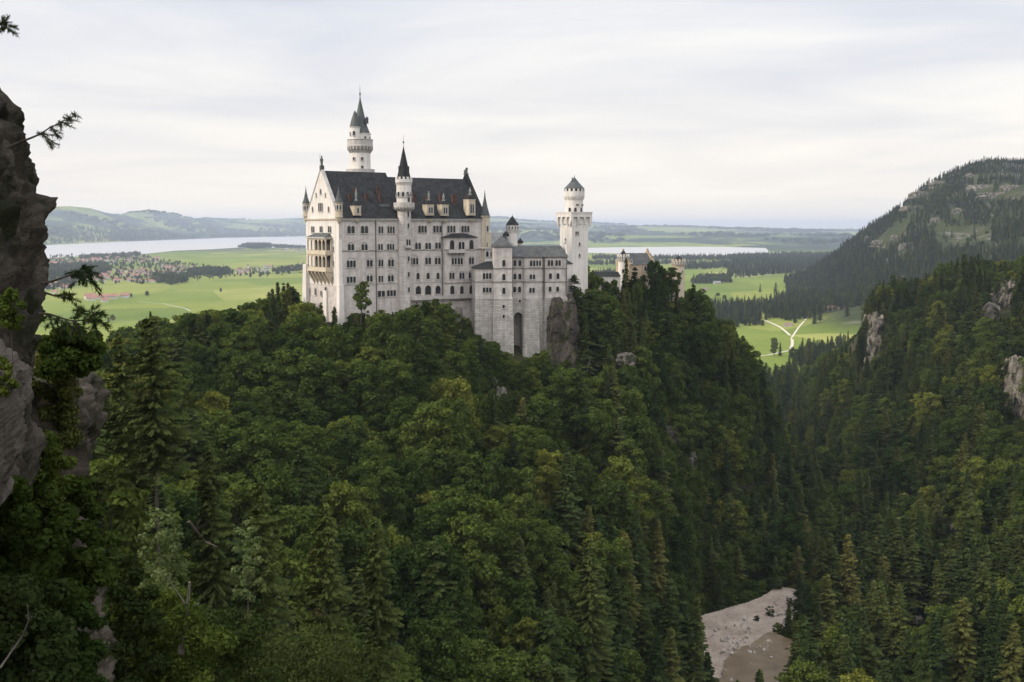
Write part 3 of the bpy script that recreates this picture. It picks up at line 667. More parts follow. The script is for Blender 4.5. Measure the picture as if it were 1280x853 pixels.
# corner turrets of the gable
def corner_turret(parent, cx_, cy_, zt_, zb_, ztop, r=1.25, m='sand', n=8):
    tw = thing('turret', None, None); tw.parent = parent; tw.location = (cx_, cy_, 0)
    s = MB(); s.lathe([(0.15, zb_-2.6), (0.7, zb_-1.7), (r*0.9, zb_-0.6), (r+0.12, zb_-0.1), (r+0.12, zb_+0.15), (r, zb_+0.2), (r, zt_-0.3), (r+0.25, zt_-0.1), (r+0.25, zt_+0.1)], n, a0=R(22.5)); s.build('turret_wall', M[m], tw)
    s = MB(); s.lathe([(r+0.3, zt_+0.1), (r*0.62, zt_+(ztop-zt_)*0.36), (r*0.3, zt_+(ztop-zt_)*0.68), (0.05, ztop)], n, a0=R(22.5)); s.lathe([(0.04, ztop-0.1), (0.12, ztop+0.2), (0.03, ztop+0.5), (0.02, ztop+1.2)], 6); s.build('spire', M['copper'], tw)
    for a in (-math.pi/2, -math.pi, -math.pi*0.75): tower_win(tw, (0, 0), r*0.93 if m == 'sand' else r*0.93, a, zt_-2.2, 0.45, 1.4)
    return tw
corner_turret(pal, 0.1, 0.1, P_.zat(254, 0, 0), P_.zat(270, 0, 0)-0.3, P_.zat(233, 0, 0))
corner_turret(pal, 0.1, WID-0.1, P_.zat(255, 0, WID), P_.zat(270, 0, WID), P_.zat(235, 0, WID), r=1.1)
# sandstone tower at the east corner
tw = thing('turret', None, None); tw.parent = pal; tw.location = (LEN-0.4, 0.4, 0)
s = MB(); r = 1.85; zc1 = P_.zat(270, LEN, 0); s.lathe([(r*0.95, P_.zat(345, LEN, 0)), (r, P_.zat(340, LEN, 0)), (r, P_.zat(313, LEN, 0)), (r+0.25, P_.zat(312, LEN, 0)), (r+0.25, P_.zat(310, LEN, 0)), (r, P_.zat(309, LEN, 0)), (r, zc1-0.6), (r+0.3, zc1-0.3), (r+0.3, zc1)], 8, a0=R(22.5)); s.build('turret_wall', M['sand'], tw)
s = MB(); zt2 = P_.zat(241, LEN, 0); s.lathe([(r+0.1, zc1), (r*0.55, zc1+(zt2-zc1)*0.38), (r*0.2, zc1+(zt2-zc1)*0.75), (0.03, zt2+1.0)], 8, a0=R(22.5)); s.build('spire', M['copper'], tw)
for py in (286, 306.5): tower_win(tw, (0, 0), r*0.93, -math.pi/2, P_.zat(py+3.5, LEN, 0), 0.6, 1.9)
# balcony bay with low roof
x0 = P_.atx(555.5, -1.6); x1 = P_.atx(596, -1.6)
by = thing('bay', None, None); by.parent = pal
zby = P_.front(575, 297, -1.6)[1]
s = MB(); s.box(x0, x1, -1.6, -0.002, -10, zby); s.build('wall', M['lime'], by)
s = MB(); s.hip(x0-0.6, x1+0.6, -2.3, 2.6, zby, P_.front(575, 291.2, -0.6)[1], x0+5, x1-5, ym=0.15); s.build('roof', M['slate'], by)
s = MB(); s.box(x0-0.1, x1+0.1, -1.85, -1.601, P_.front(575, 312.6, -1.6)[1], P_.front(575, 311.6, -1.6)[1]); s.box(x0-0.1, x1+0.1, -1.78, -1.601, P_.front(575, 354, -1.6)[1], P_.front(575, 353.3, -1.6)[1]); s.build('string_course', M['trimdark'], by)
for px, py, n, ww, hh, ar, ho in ((565,307,1,1.5,3.2,1,0),(576.8,307.6,2,0.9,2.5,1,0),(589.2,306.6,1,1.5,3.2,1,0),(567.6,327,2,0.75,2.2,1,1),(575.2,327,2,0.75,2.2,1,1),(589.2,326.4,2,0.75,2.2,1,1),
                                  (564.8,345.2,2,0.75,2.1,1,1),(577.2,345,2,0.75,2.1,1,1),(588.8,344.6,2,0.75,2.1,1,1),(565.3,363,1,1.4,2.8,1,0),(577.2,363,1,1.2,2.6,1,0),(589.4,362.4,1,1.5,2.9,1,0)):
    fwin(P_, by, px, py, n, ww, hh, bool(ar), y=-1.602, hood=bool(ho))
bx0 = P_.atx(561, -3); bx1 = P_.atx(582.6, -3); zb1 = P_.front(572, 316.5, -3)[1]
bal = MB(); bal.box(bx0, bx1, -3.2, -1.602, zb1, zb1+0.25); bal.box(bx0, bx1, -3.2, -3.02, zb1+0.25, zb1+1.2); bal.box(bx0, bx0+0.18, -3.02, -1.602, zb1+0.25, zb1+1.2); bal.box(bx1-0.18, bx1, -3.02, -1.602, zb1+0.25, zb1+1.2)
for k in range(5):
    xx = bx0+0.5+(bx1-bx0-1.0)*k/4; bal.extr([(-1.61, zb1-1.2), (-2.9, zb1-0.1), (-2.9, zb1-0.002), (-1.61, zb1-0.002)], 'x', xx-0.16, xx+0.16)
bal.build('balcony', M['trim'], by)
# long terrace with parapet at the foot of the facade
tx0 = P_.atx(514, -3); tx1 = P_.atx(596, -3.4); zt_ = P_.front(555, 371, -3.2)[1]
ter = MB(); ter.box(tx0, tx1, -3.4, -0.003, zt_-0.9, zt_-0.55); ter.box(tx0, tx1, -3.4, -3.15, zt_-0.55, zt_+0.35)
x = P_.atx(565, -3)
while x < tx1-0.5: ter.extr([(-1.7, zt_-2.0), (-3.3, zt_-1.1), (-3.3, zt_-0.902), (-1.7, zt_-0.902)], 'x', x-0.2, x+0.2); x += 1.3
ter.build('terrace', M['trim'], pal)
s = MB(); s.box(P_.atx(556, -3), tx1+1, -1.7, -1.61, -14, zt_-0.91, top=(0, 0, 2.2, 0)); s.box(tx0, P_.atx(556, -3)-0.01, -1.5, -0.01, -14, zt_-0.91, top=(0, 0, 1.5, 0)); s.build('foundation_wall', M['lime'], pal)
# stair turret on the facade
tc_ = (P_.atx(504.8, 0), -0.4); r = 2.35
st = thing('stair_turret', None, None); st.parent = pal; st.location = (tc_[0], tc_[1], 0)
Z = lambda py: P_.zat(py, tc_[0], tc_[1])
s = MB(); s.lathe([(r, -12), (r, Z(265)), (r+0.5, Z(262)), (r+1.25, Z(259.5)), (r+1.25, Z(258))], 16, a0=R(11.25)); s.build('shaft', M['lime'], st)
s = MB(); s.lathe([(r+1.3, Z(258)), (r+1.3, Z(257.6)), (r+1.3, Z(253.5)), (r+1.05, Z(253.5)), (r+1.05, Z(257.4)), (r, Z(257.4))], 16, a0=R(11.25)); corbels(s, (0, 0), r, r+1.2, Z(265), Z(259.6), 20, 0.3); s.build('gallery', M['trim'], st)
s = MB(); s.lathe([(r+0.22, Z(258)), (r+0.22, Z(230)), (r+0.6, Z(228.5)), (r+0.6, Z(224.5)), (r+0.3, Z(224.5)), (r+0.3, Z(226)), (0.5, Z(226))], 16, a0=R(11.25)); merlons(s, (0, 0), r+0.6, Z(224.5), 0.8, 12, 0.75, 0.3); corbels(s, (0, 0), r+0.22, r+0.5, Z(232.5), Z(229.5), 20, 0.25); s.build('lantern', M['white'], st)
s = MB(); s.lathe([(r+0.25, Z(226)), (r*0.86, Z(217)), (r*0.42, Z(199)), (0.12, Z(184))], 16, a0=R(11.25)); s.box(-1.95, -1.45, -0.5, 0.3, Z(214), Z(208)); s.box(1.45, 1.95, -0.5, 0.3, Z(214), Z(208)); s.build('spire', M['slate'], st)
s = MB(); s.lathe([(0.1, Z(184.5)), (0.06, Z(180)), (0.32, Z(178)), (0.06, Z(176)), (0.03, Z(169))], 8); s.build('finial', M['bronze'], st)
for da in range(-3, 4):
    a = -math.pi/2+da*math.pi/5; tower_win(st, (0, 0), r+0.22, a, Z(246.2), 0.7, 1.5)
tower_win(st, (0, 0), r+0.24, R(-82), Z(253), 0.8, 2.6)
for py, n, h in ((271.5, 1, 2.4), (285.2, 1, 1.5), (307, 2, 2.0), (326.5, 1, 1.6), (346, 1, 1.6), (365, 1, 1.6)): tower_win(st, (0, 0), r*0.99, R(-84), Z(py), 0.62, h, n=n)
s = MB(); s.box(-1.3, 1.3, -r-0.9, -r+0.15, Z(310), Z(307.8)); s.extr([(-r+0.1, Z(313)), (-r-0.8, Z(310.3)), (-r-0.8, Z(310.01)), (-r+0.1, Z(310.01))], 'x', -0.9, 0.9); s.build('balcony', M['trim'], st)
# lucarnes, chimneys, dormers on the south roof slope
slope = (ZR-ZE)/YM
def roof_y(z): return (z-ZE)/slope
def lucarne(px, ytop, ybase, w_, hood_py, head_py, m='sand'):
    x = P_.atx(px, -0.4, ybase); z0 = P_.zat(ybase, x, -0.4); z1_ = P_.zat(ytop, x, -0.4); zh = P_.zat(hood_py, x, 0.5); zh2 = P_.zat(head_py, x, 0.5)
    lu = thing('lucarne', None, None); lu.parent = pal; lu.location = (x, 0, 0)
    s = MB(); s.lathe([(w_*0.25, z0-2.6), (w_*0.42, z0-2.0), (w_*0.5, z0-1.5)], 8, (0, -0.3)); s.box(-w_/2, w_/2, -0.95, 2.5, z0-0.3, z1_); s.box(-w_/2-0.15, w_/2+0.15, -1.1, 2.5, z1_-0.25, z1_); s.box(-w_/2-0.1, w_/2+0.1, -1.05, 2.3, z0-0.3, z0+0.05); s.build('lucarne_wall', M[m], lu)
    s = MB(); s.lathe([(w_*0.62, z1_), (w_*0.5, z1_+(zh-z1_)*0.45), (w_*0.2, zh)], 4, (0, 0.3), a0=R(45)); s.build('roof', M['slate'], lu)
    s = MB(); s.lathe([(w_*0.22, zh-0.3), (w_*0.26, zh+0.1), (w_*0.12, zh+0.35), (w_*0.18, (zh+zh2)/2+0.2), (w_*0.06, zh2-0.4), (w_*0.10, zh2-0.15), (0.03, zh2+0.1)], 8, (0, 0.3)); s.build('statue', M['lead'], lu)
    window(lu, 0, -0.952, z0+0.5, 2 if w_ > 2.4 else 1, 0.55, max(1.0, (z1_-z0)*0.55))
lucarne(446.6, 257.5, 268.5, 2.3, 250.5, 236)
lucarne(537.4, 256, 268.5, 2.6, 250, 239.5)
lucarne(555.8, 256, 269, 2.6, 251, 242)
lucarne(589, 249.5, 268.5, 2.9, 243.5, 235)
def chimney(px, pt, pb, w_=1.2):
    w_ *= 0.72
    x = P_.atx(px, 5, pt); z0 = P_.zat(pb, x, 4.5); z1_ = P_.zat(pt, x, 4.5); yy = roof_y(z0)
    z1_ = P_.zat(pt, x, yy); c = MB()
    c.box(x-w_/2, x+w_/2, yy-0.55, yy+0.9, z0-1.5, z1_-0.9); c.box(x-w_/2-0.15, x+w_/2+0.15, yy-0.7, yy+1.05, z1_-0.9, z1_-0.6)
    for k in (-0.3, 0.3): c.lathe([(0.2, z1_-0.6), (0.16, z1_)], 6, (x+k*w_, yy))
    c.build('chimney', M['brick'], pal)
for a in ((436.8, 241, 251, 1.3), (457.2, 241, 251, 1.3), (446, 233.5, 240, 1.0), (475.2, 233, 243, 1.3), (474.3, 243, 253, 1.2), (517, 241.5, 252, 1.6), (533.4, 243, 252, 1.0), (550.6, 241.5, 252, 1.2), (567, 242, 254, 2.3), (584, 243, 253, 1.3)): chimney(*a)
d_ = MB(); x = P_.atx(480.5, 3, 256); z = P_.zat(258, x, 2.5); y_ = roof_y(z); d_.add([(x-1.9, y_-0.7, z-0.3), (x+1.9, y_-0.7, z-0.3), (x+1.9, y_-0.7, z+0.25), (x-1.9, y_-0.7, z+0.25), (x+1.9, y_+1.6, z+1.2), (x-1.9, y_+1.6, z+1.2), (x-1.9, y_+1.6, z-0.3), (x+1.9, y_+1.6, z-0.3)], [(0, 1, 2, 3), (3, 2, 4, 5), (0, 3, 5, 6), (1, 7, 4, 2), (6, 5, 4, 7), (0, 6, 7, 1)]); d_.build('dormer', M['copper'], pal)
# gable statues: standing knight with a lance, seated lion
kx, kz = 0.3, ZR+1.2
s = MB(); s.box(kx-0.6, kx+0.6, YM-0.6, YM+0.6, kz-1.0, kz+0.5); s.lathe([(0.5, kz+0.5), (0.34, kz+1.1), (0.45, kz+1.9), (0.56, kz+2.6), (0.34, kz+3.0), (0.16, kz+3.15), (0.26, kz+3.35), (0.27, kz+3.6), (0.1, kz+3.85)], 10, (kx, YM))
s.tube([(kx, YM+0.45, kz+2.75), (kx-0.1, YM+0.85, kz+2.4), (kx-0.2, YM+0.9, kz+3.0)], [0.17, 0.14, 0.1]); s.tube([(kx-0.2, YM+0.9, kz+0.6), (kx-0.2, YM+0.9, kz+4.5)], 0.06)
s.tube([(kx, YM-0.45, kz+2.75), (kx-0.1, YM-0.7, kz+2.2), (kx-0.15, YM-0.55, kz+1.8)], [0.17, 0.14, 0.1]); s.box(kx-0.35, kx-0.2, YM-1.0, YM-0.35, kz+1.2, kz+2.1); s.build('statue', M['bronze'], pal, 'bronze knight statue with a lance on the gable')
lx, lz = LEN-0.3, ZR2+1.6
s = MB(); s.box(lx-0.7, lx+0.6, YM-0.8, YM+0.8, lz, lz+0.5); s.lathe([(0.65, lz+0.5), (0.6, lz+1.0), (0.42, lz+1.9), (0.3, lz+2.1)], 8, (lx-0.2, YM)); s.lathe([(0.2, lz+1.7), (0.5, lz+2.0), (0.5, lz+2.4), (0.2, lz+2.75)], 8, (lx+0.25, YM)); s.tube([(lx+0.35, YM-0.25, lz+0.5), (lx+0.35, YM-0.2, lz+1.6)], 0.16); s.tube([(lx+0.35, YM+0.25, lz+0.5), (lx+0.35, YM+0.2, lz+1.6)], 0.16); s.tube([(lx-0.7, YM, lz+0.7), (lx-1.0, YM, lz+1.1), (lx-0.9, YM, lz+1.7)], 0.1); s.build('statue', M['bronze'], pal, 'seated lion statue on the east gable')

# ------------------------------------------------------------------ tall round north tower
YN = 406.0; pn = at(450.4, 200, YN)
nt_ = thing('round_tower', 'tall white round castle tower with corbelled parapet and green grey spire behind palace roof', 'tower', (pn[0], pn[1], ZB))
Z = lambda py: zpix(py, YN)-ZB
r = 12.6/F*YN
s = MB(); s.lathe([(r, 0), (r, Z(211)), (r*0.985, Z(191))], 28); s.build('shaft', M['white'], nt_)
s = MB(); s.lathe([(5.2, Z(217)), (5.2, Z(212)), (r, Z(212))], 28); s.build('foot_ring', M['trim'], nt_)
r2 = 16/F*YN
s = MB(); s.lathe([(r, Z(191)), (r+0.1, Z(188)), (r2-0.1, Z(184.5)), (r2, Z(184)), (r2, Z(182.5)), (r2-0.12, Z(182)), (r2-0.12, Z(176)), (r2+0.05, Z(175.6)), (r2+0.05, Z(174.8)), (r2-0.45, Z(174.8)), (r2-0.45, Z(179)), (1.5, Z(179))], 28)
corbels(s, (0, 0), r, r2-0.05, Z(192.5), Z(184.6), 22, 0.4); s.build('parapet', M['trim'], nt_)
s = MB(); rm = 3.2; s.lathe([(rm, Z(179)), (rm, Z(168.5)), (rm+0.2, Z(168)), (rm+0.2, Z(167))], 20, (0.6, 0.5)); s.build('upper_storey', M['white'], nt_)
s = MB(); s.lathe([(rm+0.35, Z(167.3)), (rm*0.78, Z(158)), (rm*0.45, Z(143)), (0.3, Z(125)), (0.2, Z(122))], 20, (0.15, 0.5)); s.build('spire', M['copper'], nt_)
s = MB(); s.box(2.2, 3.2, -1.2, -0.2, Z(155), Z(148.5)); s.add([(2.1, -1.3, Z(148.5)), (3.3, -1.3, Z(148.5)), (3.3, -0.1, Z(148.5)), (2.1, -0.1, Z(148.5)), (2.7, -0.7, Z(145.5))], [(0, 1, 4), (1, 2, 4), (2, 3, 4), (3, 0, 4)]); s.build('dormer', M['copper'], nt_)
s = MB(); ct = (-1.4, -2.2); s.lathe([(1.85, Z(182)), (1.85, Z(161)), (2.05, Z(160.5)), (2.05, Z(159.8))], 16, ct); s.build('side_turret', M['white'], nt_)
s = MB(); s.lathe([(2.05, Z(159.8)), (1.5, Z(152)), (0.6, Z(142.5)), (0.08, Z(139))], 16, ct); s.build('side_spire', M['copper'], nt_)
s = MB(); s.lathe([(0.25, Z(124)), (0.12, Z(120)), (0.34, Z(117.5)), (0.1, Z(115)), (0.04, Z(107)), (0.02, Z(105))], 8, (0.15, 0.5)); s.build('finial', M['bronze'], nt_)
tower_win(nt_, ct, 1.86, R(-95), Z(170.5), 0.7, 1.4); tower_win(nt_, ct, 1.86, R(-150), Z(170.5), 0.5, 1.2)
for py, an in ((201, -72), (211.5, -72), (201, -120)): tower_win(nt_, (0, 0), r*0.99, R(an), Z(py), 0.65, 0.9, False)
for an in (-60, -20): tower_win(nt_, (0.6, 0.5), rm, R(an), Z(176), 0.55, 1.3)

# ------------------------------------------------------------------ bower and knights' house on their stone buttresses
B_ = Frame(594, 388, 8, ZB)
bow = thing('bower_house', 'pale stepped castle wing on rough stone buttresses with grey hipped roofs', 'castle wing', tuple(B_.o), B_.a)
ZS = B_.front(650, 373, 0)[1]
def blk(pa, pb, y0, y1, py_top, name='wall', foot=-22, bat=1.3, m='lime', stone=True):
    xa = B_.atx(pa, y0); xb = B_.atx(pb, y0); zt_ = B_.front((pa+pb)/2, py_top, y0)[1]
    s = MB(); s.box(xa, xb, y0, y1, ZS, zt_); s.build(name, M[m], bow)
    if stone:
        s = MB(); s.box(xa-0.12, xb+0.12, y0-0.12, y1, foot, ZS, top=(bat*0.8, bat*0.5, bat, 0)); s.box(xa-0.2, xb+0.2, y0-0.2, y1, ZS-0.25, ZS+0.12); s.build('stone_foundation', M['ashlar'], bow)
    c = MB()
    for py in (335.8, 352.6):
        if py > py_top+3: z = B_.front((pa+pb)/2, py, y0)[1]; c.box(xa-0.15, xb+0.15, y0-0.18, y1, z-0.14, z+0.14)
    c.box(xa-0.25, xb+0.25, y0-0.28, y1, zt_-0.3, zt_-0.001)
    c.build('string_course', M['trimdark'], bow)
    return xa, xb, zt_
# 1 low link block
xa, xb, z = blk(594, 617.5, -2.5, 9, 335.5); s = MB(); s.hip(xa-0.5, xb, -3.1, 9, z, B_.front(608, 327, 0)[1], xa+4.5, xb, ym=2.0); s.build('roof', M['slate'], bow)
fwin(B_, bow, 609, 345.5, 3, 0.7, 2.0, True, y=-2.502); fwin(B_, bow, 609, 363, 3, 0.7, 1.6, False, y=-2.502)
# 2 square tower
xa, xb, z = blk(617.6, 640.2, -4.2, 3, 308.5, bat=2.2); xm = (xa+xb)/2
s = MB(); s.hip(xa-0.45, xb+0.45, -4.7, 3.4, z, B_.zat(294.5, xm, -0.7), xm-0.01, xm+0.01); s.build('roof', M['bower'], bow)
for py in (329.5, 347, 364): fwin(B_, bow, 629.8, py, 1, 0.9, 2.1, True, y=-4.202)
for py in (383.5, 396): fwin(B_, bow, 629.6, py, 1, 0.6, 1.1, False, y=-4.62-0.02*(py-383))
# 3 recessed link with the tall arched niche
xa, xb, z = blk(640.2, 655.3, -0.6, 9, 321, stone=False)
x0n = B_.atx(642.3, -0.6); x1n = B_.atx(653, -0.6); zn = B_.front(647, 396, -0.6)[1]; rn = (x1n-x0n)/2; xc = (x0n+x1n)/2
s = MB(); s.box(xa-0.2, x0n, -0.9, 9, -22, ZS); s.box(x1n, xb+0.2, -0.9, 9, -22, ZS); s.box(x0n, x1n, 5.5, 9, -22, ZS); s.box(x0n, x1n, -0.9, 5.5, zn+rn, ZS)
for k in range(10):
    a, b2 = math.pi*k/10, math.pi*(k+1)/10
    s.extr([(xc+rn*math.cos(a), zn+rn*math.sin(a)), (xc+rn*math.cos(b2), zn+rn*math.sin(b2)), (xc+rn*math.cos(b2), zn+rn), (xc+rn*math.cos(a), zn+rn)], 'y', -0.9, 5.5)
s.build('niche', M['ashlar'], bow)
for px, py in ((643.6, 329.4), (649.8, 329.4), (643.6, 346.2), (649.8, 346.2), (643.2, 362.4), (649.4, 362.4)): fwin(B_, bow, px, py, 1, 0.85, 1.9, True, y=-0.602)
fwin(B_, bow, 649.8, 376.8, 1, 0.6, 0.9, False, y=-0.902)
# 4 polygonal bay
xa = B_.atx(655.3, -1.8); xb = B_.atx(681, -1.8); z = B_.front(668, 321.5, -2.4)[1]
def octo(xa, xb, ya_, yf, ch): return [(xa, ya_), (xa, yf+0.7), (xa+ch*0.25, yf), (xb-ch, yf), (xb, yf+ch*0.8), (xb, ya_)]
def prism(mb, P, z0, z1, grow=0.0):
    n = len(P); cxm = sum(p[0] for p in P)/n
    vs = [(p[0]+(grow*(1 if p[0] > cxm else -1)), p[1]-(grow if p[1] < 0 else 0), z0) for p in P]+[(p[0], p[1], z1) for p in P]
    mb.add(vs, [tuple(range(n-1, -1, -1)), tuple(range(n, 2*n))]+[(i, (i+1) % n, (i+1) % n+n, i+n) for i in range(n)])
O4 = octo(xa, xb, 9, -2.6, 2.6)
s = MB(); prism(s, O4, ZS, z); s.build('wall', M['lime'], bow)
s = MB(); prism(s, [(p[0]+(0.12 if p[0] > (xa+xb)/2 else -0.12), p[1]-(0.12 if p[1] < 5 else 0)) for p in O4], -22, ZS+0.1, 1.3); s.build('stone_foundation', M['ashlar'], bow)
s = MB()
for py in (335.8, 352.6): zz = B_.front(668, py, -2.6)[1]; prism(s, [(p[0]+(0.15 if p[0] > (xa+xb)/2 else -0.15), p[1]-(0.16 if p[1] < 5 else 0)) for p in O4], zz-0.14, zz+0.14)
prism(s, [(p[0]+(0.25 if p[0] > (xa+xb)/2 else -0.25), p[1]-(0.28 if p[1] < 5 else 0)) for p in O4], z-0.3, z-0.001)
s.build('string_course', M['trimdark'], bow)
apx = B_.atx(669.5, 0); za = B_.zat(309, apx, 0); s = MB(); n = len(O4); s.add([(p[0]+(0.4 if p[0] > (xa+xb)/2 else -0.4), p[1]-(0.4 if p[1] < 5 else 0), z) for p in O4]+[(apx, 1.2, za)], [(i, (i+1) % n, n) for i in range(n)]); s.build('roof', M['bower'], bow)
for px, py, n, h in ((665.8, 329.6, 2, 1.9), (665.5, 346.4, 2, 1.6), (665, 363.2, 2, 1.7)): fwin(B_, bow, px, py, n, 0.7, h, True, y=-2.602)
fwin(B_, bow, 673.2, 329.4, 2, 0.6, 1.8, True, y=-2.604)
# 5 right block above the rock
xa, xb, z = blk(681, 709, -1.2, 9, 321.5, foot=-12, bat=0.1)
for px in (688, 697.6): fwin(B_, bow, px, 329.2, 2, 0.7, 1.9, True, y=-1.202)
for px in (688, 697.4): fwin(B_, bow, px, 345.6, 1, 0.85, 1.9, True, y=-1.202); fwin(B_, bow, px-0.4, 361.8, 1, 0.8, 1.7, True, y=-1.202)
# long roof over 3-5
x3 = B_.atx(640.5, -1); x5 = B_.atx(709.5, -1); zr_ = B_.zat(307.5, (x3+x5)/2, 4); ze_ = B_.front(690, 321.3, -1.2)[1]
s = MB(); s.hip(x3, x5+0.4, -1.7, 9.6, ze_+0.02, zr_, x3, x5-1.5, ym=3.9); s.build('roof', M['bower'], bow)
s = MB(); s.extr([(-1.3, ze_), (9.2, ze_), (3.9, zr_+0.9)], 'x', x5-0.35, x5+0.15); s.lathe([(0.45, zr_+0.3), (0.5, zr_+1.4), (0.05, zr_+2.0)], 6, (x5-0.1, 3.9)); s.build('gable_wall', M['trim'], bow)
for px in (640.8, 655.6, 680.7, 708.2):
    x = B_.atx(px, -1.5); d = MB(); d.box(x-0.11, x+0.11, -1.75 if px > 650 else -1.0, -0.9, B_.front(px, 371, -1.3)[1], ze_); d.build('downpipe', M['pipe'], bow)
# hall roof and small towers behind
H_ = Frame(606, 402, 20, ZB)
ha = thing('courtyard_hall', 'castle hall with light grey hipped roof behind the stone wing', 'castle hall', tuple(H_.o), H_.a)
xb = H_.atx(645, 0); zt_ = H_.front(620, 312, 0)[1]
s = MB(); s.box(0, xb, 0, 12, 0, zt_); s.build('wall', M['white'], ha)
s = MB(); s.hip(-0.5, xb+0.5, -0.5, 12.5, zt_, H_.zat(291, xb/2, 6), 3.2, xb-3.0); s.build('roof', M['lead'], ha)
fwin(H_, ha, 609, 318, 1, 0.8, 1.8, True, y=-0.002); fwin(H_, ha, 614.5, 318, 1, 0.8, 1.8, True, y=-0.002)
s = MB(); x = H_.atx(611, 1); s.box(x-0.7, x+0.7, 0.3, 1.7, zt_-2, H_.zat(291, x, 1)); s.lathe([(0.85, H_.zat(291, x, 1)), (0.1, H_.zat(287, x, 1))], 8, (x, 1)); s.build('chimney', M['sand'], ha)
s = MB(); x = H_.atx(632.5, 3); s.lathe([(1.3, H_.zat(296, x, 3)), (1.1, H_.zat(292, x, 3)), (0.2, H_.zat(289.5, x, 3))], 8, (x, 3)); s.build('dormer', M['slate'], ha)
Yt = 420; pt = at(640.4, 300, Yt); tt = thing('stair_tower', 'small white round tower with dark cone roof behind the light grey hall roof', 'tower', (pt[0], Yt, ZB)); Z = lambda py: zpix(py, Yt)-ZB
s = MB(); s.lathe([(2.0, 0), (2.0, Z(291)), (2.35, Z(288)), (2.35, Z(281.5))], 16); corbels(s, (0, 0), 2.0, 2.3, Z(293), Z(288.2), 14, 0.25); s.build('shaft', M['white'], tt)
s = MB(); s.lathe([(2.6, Z(281.5)), (1.3, Z(275.5)), (0.08, Z(270)), (0.03, Z(268))], 16); s.build('roof', M['slate'], tt)
for k in range(7): tower_win(tt, (0, 0), 2.33, -math.pi/2+(k-3)*0.5, Z(286.5), 0.35, 0.9)
Yt = 424; pt = at(650.2, 300, Yt); tt = thing('lantern_turret', 'tiny dark cupola on a slim turret between the grey castle roofs', 'turret', (pt[0], Yt, ZB)); Z = lambda py: zpix(py, Yt)-ZB
s = MB(); s.lathe([(0.9, 0), (0.9, Z(304))], 10); s.build('shaft', M['trim'], tt)
s = MB(); s.lathe([(1.2, Z(304)), (1.25, Z(302)), (0.6, Z(300)), (0.05, Z(297.5))], 10); s.build('cupola', M['slate'], tt)
# low link roof right of the wing
K_ = Frame(704, 404, 20, ZB); lk = thing('connecting_passage', 'low pale castle passage with dark lean-to roof beside the square tower', 'castle passage', tuple(K_.o), K_.a)
xb = K_.atx(716, 0); z = K_.front(710, 330, 0)[1]; s = MB(); s.box(0, xb, 0, 14, 5, z); s.build('wall', M['white'], lk)
s = MB(); s.hip(-0.3, xb+0.3, -0.3, 14, z, K_.zat(319, 1, 5), 0.2, 1.0); s.build('roof', M['slate'], lk)
# ------------------------------------------------------------------ square tower
S_ = Frame(714.7, 426, 33, ZB); sw = 7.9
sq = thing('square_tower', 'pale square castle tower with arched machicolation and round crenellated top', 'tower', tuple(S_.o), S_.a)
Z = lambda py: S_.zat(py, 0, 0)
s = MB(); s.box(0, sw, 0, sw, 0, Z(281)); s.build('shaft', M['white'], sq)
pr = 1.05
s = MB(); s.box(-pr, sw+pr, -pr, sw+pr, Z(271.5), Z(266.2)); s.box(-pr-0.2, sw+pr+0.2, -pr-0.2, sw+pr+0.2, Z(266.2), Z(265)); 
for side_ in range(4):
    for k in range(4):
        u = -pr+0.35+(sw+2*pr-0.7)*k/3; wd = 0.32 if 0 < k < 3 else 0.4
        prof = [(0, Z(284)), (-pr, Z(275)), (-pr, Z(271.52)), (0, Z(271.52))]
        vs = []
        for du in (-wd, wd):
            for (v, zz) in prof: vs.append((u+du, v, zz))
        rot = [(lambda a, b: (a, b)), (lambda a, b: (sw-b, a)), (lambda a, b: (sw-a, sw-b)), (lambda a, b: (b, sw-a))][side_]
        vs = [(*rot(a, b), zz) for a, b, zz in vs]
        s.add(vs, [(0, 1, 2, 3), (7, 6, 5, 4), (0, 4, 5, 1), (1, 5, 6, 2), (2, 6, 7, 3), (3, 7, 4, 0)])
    for k in range(3):
        u0 = -pr+0.35+(sw+2*pr-0.7)*k/3+0.3; u1 = -pr+0.35+(sw+2*pr-0.7)*(k+1)/3-0.3; uc = (u0+u1)/2; rr_ = (u1-u0)/2
        for q in range(8):
            a, b2 = math.pi*q/8, math.pi*(q+1)/8; zz0 = Z(274.2)
            quad = [(uc+rr_*math.cos(a), zz0+rr_*math.sin(a)), (uc+rr_*math.cos(b2), zz0+rr_*math.sin(b2)), (uc+rr_*math.cos(b2), Z(271.5)-0.0), (uc+rr_*math.cos(a), Z(271.5)-0.0)]
            quad = [(u_, min(z_, Z(271.5))) for u_, z_ in quad]
            vs = [(u_, v_, z_) for v_ in (-pr, -pr+0.4) for u_, z_ in quad]; vs = [(*rot(a_, b_), zz) for a_, b_, zz in vs]
            s.add(vs, [(0, 1, 2, 3), (7, 6, 5, 4), (0, 4, 5, 1), (1, 5, 6, 2), (2, 6, 7, 3), (3, 7, 4, 0)])
s.box(-0.25, sw+0.25, -0.25, sw+0.25, Z(280), Z(271.5)); [s.box(qx, qx+0.9, qy, qy+0.9, Z(276.5), Z(271.5)) for qx in (-pr+0.02, sw+pr-0.92) for qy in (-pr+0.02, sw+pr-0.92)]; s.build('machicolation', M['white'], sq)
c0 = (sw/2, sw/2); r = 3.45
s = MB(); s.lathe([(r, Z(265)), (r, Z(250.5)), (r+0.6, Z(245)), (r+0.6, Z(239)), (r+0.35, Z(239)), (r+0.35, Z(241)), (1, Z(241))], 24, c0); corbels(s, c0, r, r+0.55, Z(251), Z(245.2), 20, 0.3); merlons(s, c0, r+0.6, Z(239), 1.0, 14, 0.85, 0.3); s.build('upper_storey', M['white'], sq)
